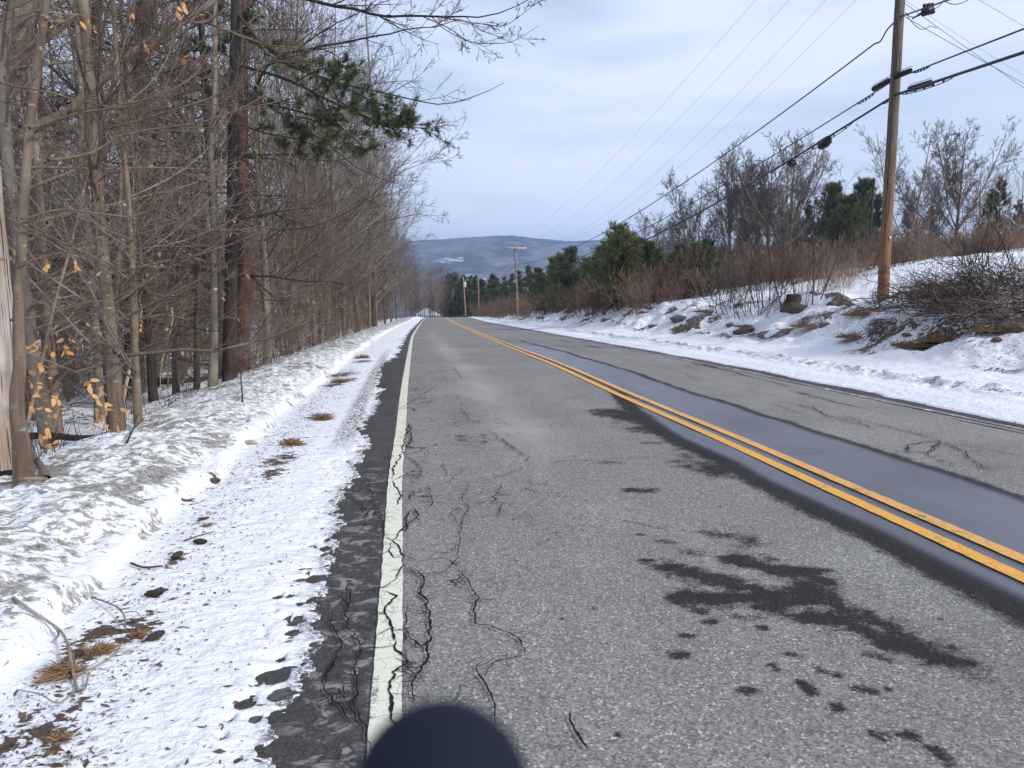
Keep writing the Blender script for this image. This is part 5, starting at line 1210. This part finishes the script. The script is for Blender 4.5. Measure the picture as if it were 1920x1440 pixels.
# equipment out on the lower cable
def on_wire(P, px):
    q = P - CAM; X = 960 + F * q[:, 0] / (q @ FWD); i = int(np.argmin(abs(X - px))); return P[i], nrm(P[min(i + 1, len(P) - 1)] - P[i - 1])
w2f = wire_pts(ac2, e_c2, w2_s, 1200)
c, tg = on_wire(w2f, 1547); M = np.stack([tg, nrm(np.cross([0, 0, 1], tg)), np.cross(tg, nrm(np.cross([0, 0, 1], tg)))], 1)
A = Acc(); A.box((0, 0, 0), (.55, .16, .22), M); A.box(M @ np.array([.02, 0, -.13]), (.42, .13, .05), M); A.box(M @ np.array([-.3, 0, .03]), (.06, .06, .1), M); A.box(M @ np.array([.3, 0, .03]), (.06, .06, .1), M)
o = ob('amplifier_box', A.mesh('amplifier_box', [M_BLK], smooth=False), loc=c + [0, 0, -.10]); props(o, 'finned black equipment box hanging on the lowest cable', 'equipment box')
c, tg = on_wire(w2f, 1484); A = Acc()
for kk in range(3):
    th = np.linspace(0, 6.283, 20); ring = np.stack([np.cos(th) * .13, np.full(20, (kk - 1) * .035), np.sin(th) * .10], 1); A.tubes(ring, np.full(20, .022), 5)
A.box((0, 0, 0), (.2, .09, .13)); o = ob('cable_coil', A.mesh('cable_coil', [M_BLK]), loc=c + [0, 0, -.14]); props(o, 'small coiled black fitting on the lowest cable left of the equipment box', 'cable fitting')
def ladder(P, pxs, drop, r, label):
    A = Acc(); i0 = int(np.argmin([abs((960 + F * (p - CAM)[0] / ((p - CAM) @ FWD)) - pxs[0]) for p in P])); i1 = int(np.argmin([abs((960 + F * (p - CAM)[0] / ((p - CAM) @ FWD)) - pxs[1]) for p in P]))
    if i1 < i0: i0, i1 = i1, i0
    S_ = P[i0:i1 + 1]; o_ = S_[0].copy(); n = 24; u = np.linspace(0, len(S_) - 1, n).astype(int); Q = S_[u].copy(); w = np.sin(np.linspace(0, 1, n) * math.pi) ** .35; Q[:, 2] -= drop * w
    A.tubes(Q - o_, np.full(n, r), 5)
    for kk in range(3, n - 2, 4): A.box((Q[kk] + S_[u[kk]]) / 2 - o_, (.03, .05, drop * w[kk]))
    ob_ = ob('lashed_cable', A.mesh('lashed_cable', [M_BLK]), loc=o_); props(ob_, label, 'cable')
v2f = cont(ac2, 1920, 98, ar, 6.5, 0, 900); v1f = cont(ac1, 1920, 54, ar, 6.5, 0, 900); w1f = wire_pts(ac1, e_c1, sag_for(ac1, e_c1, 1201, 433), 900)
ladder(v2f, (1690, 1790), .10, .012, 'looped strand held by spacers under the lower cable right of the pole')
ladder(w2f, (1490, 1600), .11, .012, 'looped strand held by spacers beside the equipment box')
ladder(v1f, (1712, 1745), .06, .010, 'short looped strand under the upper cable right of the pole')
ladder(w1f, (1606, 1640), .07, .010, 'short looped strand left of the fat splice case')
ladder(w2f, (1655, 1678), .07, .010, 'short looped strand where the lowest cable meets the pole')
p = at(1739, 20, Y1 - .6); A = Acc(); A.box((0, 0, 0), (.24, .16, .20)); A.box((.13, 0, .02), (.05, .12, .26)); A.box((-.05, 0, .13), (.07, .07, .1)); A.box((.05, 0, .13), (.07, .07, .08)); A.tubes(np.array([[-.12, 0, -.02], [-.25, 0, -.05], [-.42, 0, -.1]]), np.array([.045, .03, .014]), 8)
o = ob('junction_box', A.mesh('junction_box', [M_BLK], smooth=False), loc=p, rot=(0, -.25, 0)); props(o, 'small black junction box hanging on the cable at the top of the view', 'junction box')

# ------------------------------------------------------------------ rocks, grass, sticks and litter
def rock_mesh(seed, sx, sy_, sz, m):
    import bmesh
    bm = bmesh.new(); bmesh.ops.create_icosphere(bm, subdivisions=4, radius=1)
    co = np.array([v.co[:] for v in bm.verts]); me = bpy.data.meshes.new('rock')
    n = fbm(co[:, 0] * 1.3 + seed * 7, co[:, 1] * 1.3 + co[:, 2] * 1.7, seed, 4); n2 = fbm(co[:, 1] * 4 + seed, co[:, 2] * 4 + co[:, 0] * 3, seed + 5, 3)
    rg = np.random.default_rng(seed)
    for _ in range(7):
        d = nrm(rg.normal(size=3)); c = .62 + .2 * rg.uniform(); k = co @ d; co = co - np.where(k > c, (k - c) * .85, 0)[:, None] * d
    co = co * (.7 + .5 * n + .14 * n2)[:, None] * [sx, sy_, sz]
    for v, c in zip(bm.verts, co): v.co = c
    bm.to_mesh(me); bm.free(); me.materials.append(m); return me
def rockmat(name, c1, c2, snow=False):
    m, t, b = mat(name, c1, .9, .2); n = noise(t, coord(t), 6, 6, .7); c = mixc(t, mrange(t, n, .35, .65), c1, c2)
    link(t, c, b.inputs['Base Color']); bump(t, b, n, .8, .03); return m
M_ROCK = rockmat('grey_rock', (.16, .155, .155), (.07, .068, .068)); M_ROCKB = rockmat('brown_rock', (.14, .11, .08), (.06, .048, .038)); M_ICE = rockmat('gritty_ice', (.50, .49, .46), (.20, .185, .16))
for j, (px, py, w, m, lab) in enumerate([(1637, 625, 26, M_ROCK, 'round grey stone on the snow below the tall pole'), (1700, 628, 22, M_ROCK, 'dark stone right of the round grey one'), (1868, 641, 27, M_ROCKB, 'brown angular stone alone in the snow near the right edge'), (1397, 622, 50, M_ROCKB, 'brown grassy boulder low on the bank left of the stump'), (1548, 610, 34, M_ROCK, 'dark stone at the right end of the brown grass strip'),
                                         (1490, 582, 62, M_ROCKB, 'large brown boulder below the upright saplings'), (1370, 612, 26, M_ROCK, 'small dark rock at the left of the brown boulder'), (1275, 600, 40, M_ROCK, 'dark rock at the left end of the rocky bank'), (1610, 590, 40, M_ROCKB, 'low brown hump left of the pole foot'), (1900, 618, 60, M_ROCKB, 'brown earth boulder at the right edge under the brush'), (1560, 572, 30, M_ROCK, 'dark stone just left of the pole foot'), (1225, 612, 20, M_ROCK, 'small rock low on the bank near the brush end')]):
    p = on_ground(px, py); r = w / 2 * p[1] / F * .85
    o = ob('rock', rock_mesh(400 + j, r * 1.15, r * .8, r * .55, m), loc=p - [0, 0, r * .05], rot=(0, 0, j * 1.7)); props(o, lab, 'rock')
for j, (px, py, w, lab) in enumerate([(470, 832, 30, 'grey lump of gritty ice fallen from the bank, uppermost of three'), (400, 903, 26, 'brown stained ice lump lying at the foot of the bank'), (365, 945, 16, 'small gritty ice lump nearest the camera at the bank foot'), (262, 1005, 22, 'dirty ice chunk on the lower bank face'), (500, 820, 12, 'small dark stone at the foot of the bank')]):
    p = on_ground(px, py); r = w / 2 * p[1] / F * .855
    o = ob('ice_chunk', rock_mesh(430 + j, r, r * 1.1, r * .6, M_ICE if j != 1 else M_ROCKB), loc=p, rot=(0, 0, j)); props(o, lab, 'ice chunk' if j < 4 else 'stone')
# long mound of ploughed snow and ice
p = on_ground(600, 640); o = ob('snow_mound', rock_mesh(450, .9, 2.6, .34, rockmat('dirty_snow', (.62, .63, .64), (.20, .20, .20))), loc=p + [-.25, .3, .02], rot=(0, 0, .35)); props(o, 'low grey mound of dirty ploughed snow on top of the left bank', 'snow mound')
# stump with the saplings
p = on_ground(1487, 572); A = Acc(); r = 27 / 2 * p[1] / F; A.tubes(np.array([[0, 0, -.1], [0, 0, .1], [0, 0, .22], [0, 0, .3], [0, 0, .31]]), np.array([r * 1.4, r * 1.1, r, r * .96, .01]), 14); o = ob('tree_stump', A.mesh('tree_stump', [M_BARKD]), loc=p); props(o, 'low dark tree stump on the bank with saplings rising from it', 'stump')

def tuft(seed, n, R_, L, m=M_GRASS, flat=.5, w=.006, dirx=(0, 0)):
    rg = np.random.default_rng(seed); a = rg.uniform(0, 6.28, n); q = rg.uniform(0, 1, n) ** .6 * R_
    b = np.stack([np.cos(a) * q, np.sin(a) * q * .6, np.zeros(n)], 1); d = np.stack([rg.normal(size=n) + dirx[0], rg.normal(size=n) + dirx[1], np.abs(rg.normal(size=n)) * flat + .1], 1)
    d = nrm(d); A = Acc(); LL = L * rg.uniform(.5, 1.2, n)
    s = nrm(np.cross(d, rg.normal(size=(n, 3)))) * w / 2; mid = b + d * LL[:, None] * .55; end = b + d * LL[:, None]; end[:, 2] -= LL * .22; end[:, 2] = np.maximum(end[:, 2], .003)
    V = np.stack([b - s, b + s, mid + s * .8, mid - s * .8, end], 1).reshape(-1, 3); i = np.arange(n)[:, None] * 5
    A.add(V, i + [0, 1, 2, 3], i + [3, 2, 4]); return A.mesh('grass_clump', [m], smooth=False)
for j, (px, py, n, w, L, dx, lab) in enumerate([(135, 1262, 420, 55, .11, (-1.2, -.8), 'matted orange brown dead grass clump pierced by a bent stick'), (180, 1225, 200, 45, .08, (.8, .6), 'dead grass strands trailing up right of the matted clump'), (255, 1195, 120, 28, .06, (.8, .6), 'small dark grass clump beside the curved twig'), (110, 1390, 90, 22, .05, (.5, .2), 'small brown leaf litter clump near the bottom left'),
                                             (600, 787, 300, 26, .12, (1, 0), 'rust brown grass clump on the snow shoulder'), (545, 835, 220, 24, .10, (1, .3), 'tan grass clump lower on the snow shoulder'), (632, 718, 300, 24, .16, (1, .3), 'tan grass clump beside the tyre track far up the shoulder'), (675, 672, 260, 18, .2, (1, .3), 'rust grass clump farthest up the shoulder'), (385, 988, 60, 14, .06, (.5, .6), 'tiny tan grass tuft at the foot of the bank'),
                                             (1600, 636, 900, 70, .28, (1, -1), 'brown grass mat below the tall pole'), (1770, 640, 1500, 100, .35, (1, -1), 'long tan grass mat on the bank near the right edge'), (1700, 650, 700, 60, .3, (1, -1), 'low end of the tan grass on the snow right of the pole'), (1520, 613, 900, 80, .3, (1, -1), 'brown grass strip on the bank left of the pole'), (1400, 614, 500, 50, .3, (1, -1), 'dry grass draped on the brown boulder'), (1860, 622, 900, 80, .3, (1, -1), 'dark brown grass mat at the right edge'), (1620, 592, 700, 90, .35, (1, -1), 'reddish grass along the bank rim left of the pole foot'), (1325, 588, 600, 60, .4, (1, -1), 'dark dead grass at the rim of the far rocky bank')]):
    p = on_ground(px, py); R_ = w / 2 * p[1] / F
    o = ob('grass_clump', tuft(500 + j, n, R_, L, M_GRASS, .4, .004 if p[1] < 6 else .012, dx), loc=p + [0, 0, .004]); props(o, lab, 'dead grass')
def stick(defs, label, m=M_TWIGG, name='fallen_stick', lift=.0):
    A = Acc(); o_ = None
    for pts, w0, w1, lf_ in defs:
        q = np.array([on_ground(px, py) for px, py in pts]); q[:, 2] += np.array(lf_) + .008
        if o_ is None: o_ = q[0].copy()
        P = smooth_path(q, 22); k = q[:, 1].mean() / F / 2; A.tubes(P - o_, np.linspace(w0 * k, w1 * k, 22), 7)
    o = ob(name, A.mesh(name, [m]), loc=o_); props(o, label, 'stick'); return o
stick([([(25, 1124), (60, 1153), (100, 1187), (122, 1213), (132, 1240), (140, 1280), (146, 1300)], 6, 5, [0, .01, .03, .04, .04, .01, 0]), ([(146, 1300), (158, 1302), (163, 1290), (168, 1274)], 5, 4, [0, .01, .01, .02]), ([(142, 1295), (130, 1315), (115, 1326), (75, 1315), (36, 1307)], 4, 2.5, [0, .01, .01, .02, .02]),
       ([(100, 1187), (110, 1200), (98, 1208)], 5, 3, [.03, .01, 0]), ([(140, 1275), (175, 1255), (215, 1230), (230, 1208)], 4, 2, [.01, .0, .0, .0])], 'long bent grey stick lying over the dead grass at the lower left')
stick([([(173, 1123), (200, 1140), (222, 1154), (234, 1170), (236, 1192)], 3.5, 3.0, [0, .02, .03, .03, .01]), ([(234, 1160), (250, 1157), (266, 1164)], 2, 1.5, [.02, .02, .01])], 'short curved twig arching over the snow right of the bent stick')
stick([([(246, 1062), (270, 1068), (304, 1068)], 5, 3.5, [.01, .005, .01])], 'short dark stick lying flat on the lower bank', M_TWIGD)
stick([([(346, 1017), (370, 1008), (400, 999)], 3, 1.5, [0, 0, 0])], 'thin straight dark twig near the bank foot', M_TWIGD)
stick([([(238, 832), (252, 812), (262, 806), (272, 800)], 4, 2, [0, .04, .06, .08]), ([(252, 812), (256, 800), (262, 792)], 3, 1.5, [.04, .07, .09])], 'forked dead twig poking out of the left bank', M_TWIGD)
stick([([(455, 755), (452, 720), (450, 700)], 2, 1.2, [0, .22, .3])], 'thin curved stem standing on the left bank', M_TWIGD)
stick([([(88, 900), (78, 880), (50, 862), (12, 846)], 11, 6, [0, .02, .10, .2]), ([(88, 900), (60, 905), (20, 912), (-20, 916)], 8, 5, [0, .02, .02, .02])], 'broken branch leaning against the foot of the forked tree', M_TWIG)
for j, (px, py, a) in enumerate([(271, 1122, .3), (322, 1051, 1.2), (362, 1021, 0), (275, 1207, 1.0)]):
    p = on_ground(px, py); A = Acc(); u = np.linspace(0, 1, 12); A.tubes(np.stack([u * .085, 0 * u, 0 * u + .018], 1), (.018 * np.sin(u * 3.0 + .08) ** .6 * (1 - .25 * (np.arange(12) % 2))) + .002, 9)
    o = ob('pine_cone', A.mesh('pine_cone', [M_BARKD]), loc=p, rot=(0, 0, a)); props(o, ['dark pine cone by the orange leaf on the snow', 'dark pine cone near the flat dark stick', 'small round dark cone farther up the shoulder', 'dark cone right of the curved twig'][j], 'pine cone')
p = on_ground(239, 1098); A = Acc(); rg = np.random.default_rng(8); V, Q = leaves(rg, np.array([[0, 0, .012]]), .05); V[:, 2] = V[:, 2] * .25 + .012; A.add(V, Q); o = ob('fallen_leaf', A.mesh('fallen_leaf', [M_LEAF], False), loc=p); props(o, 'single orange leaf on the snow by a pine cone', 'leaf')
# scattered bits no one could count
rg = np.random.default_rng(99); n = 7000
Yb = 2.2 + 14 * rg.uniform(size=n) ** 1.7; cl = fbm(Yb * 1.1, Yb * 0, 71, 3)
sb = np.where(rg.uniform(size=n) < .6, -1.18 + rg.normal(size=n) * .17 + (cl - .5) * .4, rg.uniform(-1.4, -.4, n)); keep = rg.uniform(size=n) < np.where(np.abs(sb + 1.15) < .3, .75, .35)
Yb, sb = Yb[keep], sb[keep]; xb = xw(Yb) + sb; zb = np.array([lookup(q_, w_) for q_, w_ in zip(xb, Yb)]) + .002; n = len(xb)
d = nrm(np.stack([rg.normal(size=n) + .8, rg.normal(size=n) * .7 + .3, np.zeros(n)], 1)); s = np.stack([-d[:, 1], d[:, 0], 0 * xb], 1); L = rg.gamma(1.5, .0045, n)[:, None] + .002; w = L * rg.uniform(.08, .45, (n, 1)); c = np.stack([xb, Yb, zb], 1)
up = np.array([0, 0, 1]) * rg.uniform(.001, .008, (n, 1))
V = np.stack([c - d * L, c - s * w + up, c + d * L + up * .5, c + s * w], 1).reshape(-1, 3)
o = ob('litter', mesh('litter', V, np.arange(n * 4).reshape(-1, 4), None, [M_LITTER])); props(o, kind='stuff')
o['label'] = 'scattered bark bits and needles on the snow shoulder'; o['category'] = 'litter'
# small leafless stems along the bank top
n = 420; Yb = 6 + 40 * rg.uniform(size=n) ** 1.5; sb = -3.2 - np.abs(rg.normal(size=n)) * .8; xb = xw(Yb) + sb; c = np.stack([xb, Yb, G(xb, Yb) - .05], 1); d = nrm(rg.normal(size=(n, 3)) * .35 + [0.1, 0, 1]); P = np.zeros((n, 5, 3)); P[:, 0] = c; LL = rg.uniform(.15, .7, n)
for j in range(1, 5): d = nrm(d + rg.normal(size=d.shape) * .15); P[:, j] = P[:, j - 1] + d * (LL / 4)[:, None]
A = Acc(); A.tubes(P, np.linspace(1, .4, 5)[None] * rg.uniform(.003, .007, (n, 1)), 3); o = ob('undergrowth', A.mesh('undergrowth', [M_TWIGD])); props(o, kind='stuff'); o['label'] = 'thin dark stems sprouting along the top of the left bank'; o['category'] = 'undergrowth'

# ------------------------------------------------------------------ small house past the crest
Yh = 185.; q = at(803, 585, Yh); zb = q[2] - 3.3; hr = empty('house', (q[0], Yh, zb), .25); props(hr, 'small pale house glimpsed through trees past the crest', 'house')
M_SID, _, _ = mat('pale_siding', (.55, .60, .57), .7, .3); M_ROOF, _, _ = mat('snowy_roof', (.75, .77, .8), .8, .2); M_WIN, _, _ = mat('window_glass', (.05, .06, .08), .15, .6)
A = Acc(); A.box((0, 0, 1.3), (5, 6, 2.6)); ob('wall', A.mesh('wall', [M_SID], False), hr)
A = Acc(); A.add([[-2.8, -3.3, 2.55], [2.8, -3.3, 2.55], [0, -3.3, 4.2], [-2.8, 3.3, 2.55], [2.8, 3.3, 2.55], [0, 3.3, 4.2]], [[0, 3, 5, 2], [1, 2, 5, 4], [0, 1, 4, 3]], [[0, 2, 1], [3, 4, 5]]); ob('roof', A.mesh('roof', [M_ROOF], False), hr)
for x in (-1.2, 1.2):
    A = Acc(); A.box((x, -3.03, 1.4), (.9, .06, 1.1)); ob('window', A.mesh('window', [M_WIN], False), hr)

# ------------------------------------------------------------------ far country and hills
ridge = hermite([-3000, -600, 300, 700, 820, 860, 900, 925, 945, 975, 995, 1030, 1060, 1110, 1300, 1700, 2600, 5000], [480, 470, 462, 455, 452, 450, 447, 445, 444, 445, 448, 452, 454, 453, 458, 468, 480, 500])
XH = np.linspace(-3300, 3900, 361); YH = np.concatenate([np.linspace(196, 1200, 30), np.linspace(1220, 3300, 150), np.linspace(3400, 5200, 8)])
XX, YY = np.meshgrid(XH, YH)
zend = float(zr(205)) - 2
floor = np.interp(YY, [196, 400, 800, 1300, 1600], [zend - .5, -45, -75, -92, -92])
px = 960 + F * XX / np.maximum(YY, 600) * 1.0
RZ = CAMZ + (500 - ridge(px)) / F * 3000 * 1.0
t_ = np.clip((YY - 1550) / (3000 - 1550), 0, 1)
prof = t_ ** 1.15 * (1 - .15 * np.sin(t_ * 6.283)) 
hn = (fbm(XX / 420, YY / 520, 700, 5) - .5) * 75 * np.sin(np.clip(t_, 0, 1) * math.pi) + (fbm(XX / 130, YY / 130, 710, 4) - .5) * 10
ZZ = floor + (RZ - floor) * prof + hn * (YY > 1500) - np.maximum(YY - 3000, 0) * .05 + (fbm(XX / 14, YY / 14, 712, 2) - .5) * 7 * (YY > 1500)
ZZ = ZZ - sstep(60, 400, np.abs(XX + 20)) * 8 * (YY < 300)
conf = sstep(.48, .58, fbm(XX / 160, YY / 260, 720, 4)) * .8; conf = np.maximum(conf, sstep(.86, .97, t_))
fld = np.zeros_like(XX)
for qx, qy, rx, ry in [(848, 488, 24, 10), (830, 491, 20, 8), (862, 486, 9, 7), (878, 519, 16, 20), (905, 525, 12, 14)]:
    d_ = ray(qx, qy); yy = 1560.
    while yy < 3100:
        pz = CAMZ + d_[2] / d_[1] * yy; i = int(np.argmin(abs(YH - yy))); j = int(np.argmin(abs(XH - d_[0] / d_[1] * yy)))
        if pz < ZZ[i, j]: break
        yy += 12
    xq = d_[0] / d_[1] * yy; fld = np.maximum(fld, sstep(1.25, .8, np.hypot((XX - xq) / (rx * 1.2), (YY - yy) / (ry * 1.6)) + (fbm(XX / 40, YY / 40, 730) - .5) * .7))
m, t, b = mat('wooded_hillside', (.12, .1, .09), .95, .1)
n = noise(t, coord(t), .035, 6, .75); n2 = noise(t, coord(t), .009, 5, .6)
c = mixc(t, mrange(t, n, .4, .6), (.085, .072, .060), (.185, .165, .145)); c = mixc(t, attr(t, 'conifer'), c, (.020, .030, .024)); c = mixc(t, mrange(t, n2, .56, .66, 0, .5), c, (.30, .29, .28))
c = mixc(t, mrange(t, math_(t, 'ADD', attr(t, 'field'), mrange(t, n, 0, 1, -.3, .3)), .4, .55), c, (.38, .36, .31)); link(t, c, b.inputs['Base Color'])
o = ob('hills', mesh('hills', np.stack([XX, YY, ZZ], -1).reshape(-1, 3), gridfaces(*XX.shape), None, [m], False, dict(conifer=conf, field=fld))); props(o, kind='structure')

# ------------------------------------------------------------------ gloved fingertip close to the lens
Yg = .085; tip = at(842, 1330, Yg); r = 186 * Yg / F; ax = nrm(np.array([.10, .10, 1.0])); A = Acc()
u = np.array([0, .02, .06, .13, .24, .38, .55, .75, 1.0, 1.5, 2.2, 3.2, 4.5]); rr = r * np.sqrt(np.clip(1 - (1 - np.clip(u, 0, 1)) ** 2, 0, 1)) ; rr[-4:] = r * np.array([1.0, 1.03, 1.05, 1.08]); rr[0] = 1e-5
A.tubes(tip - ax * (u * r)[:, None], rr, 40)
m, t, b = mat('navy_knit', (.005, .008, .018), .85, .25); n = noise(t, coord(t), 900, 2); bump(t, b, n, .5, .0005)
V_ = A.V[0]; g = empty('gloved_fingertip', tip - ax * r * 4); A.V[0] = V_ - np.array(g.location); ob('finger', A.mesh('finger', [m]), g)
A = Acc(); u = np.linspace(.08, 3.5, 24); side = nrm(np.cross(ax, [0, 1, 0])) * -.35 + np.array([0, -1, 0]) * .94; side = nrm(side)
rad = r * np.sqrt(np.clip(1 - (1 - np.clip(u, 0, 1)) ** 2, 0, 1)); A.tubes(tip - ax * (u * r)[:, None] + side * rad[:, None] - np.array(g.location), np.full(24, r * .035), 5); ob('seam', A.mesh('seam', [m]), g)
props(g, 'dark navy rounded fingertip of a glove, out of focus at the bottom edge', 'glove')

# ------------------------------------------------------------------ air
A = Acc(); x0, x1, y0, y1, z0, z1 = -3400, 4000, -60, 5300, -330, 135
A.box(((x0 + x1) / 2, (y0 + y1) / 2, (z0 + z1) / 2), (x1 - x0, y1 - y0, z1 - z0)); me = A.mesh('haze', [], False)
m = bpy.data.materials.new('thin_haze'); m.use_nodes = True; t = m.node_tree; t.nodes.clear(); oo = N(t, 'ShaderNodeOutputMaterial'); v = N(t, 'ShaderNodeVolumePrincipled')
v.inputs['Color'].default_value = (.44, .62, 1.0, 1); v.inputs['Density'].default_value = HAZE; v.inputs['Anisotropy'].default_value = .1; link(t, v.outputs[0], oo.inputs['Volume']); me.materials.append(m)
o = ob('haze', me); props(o, kind='stuff')
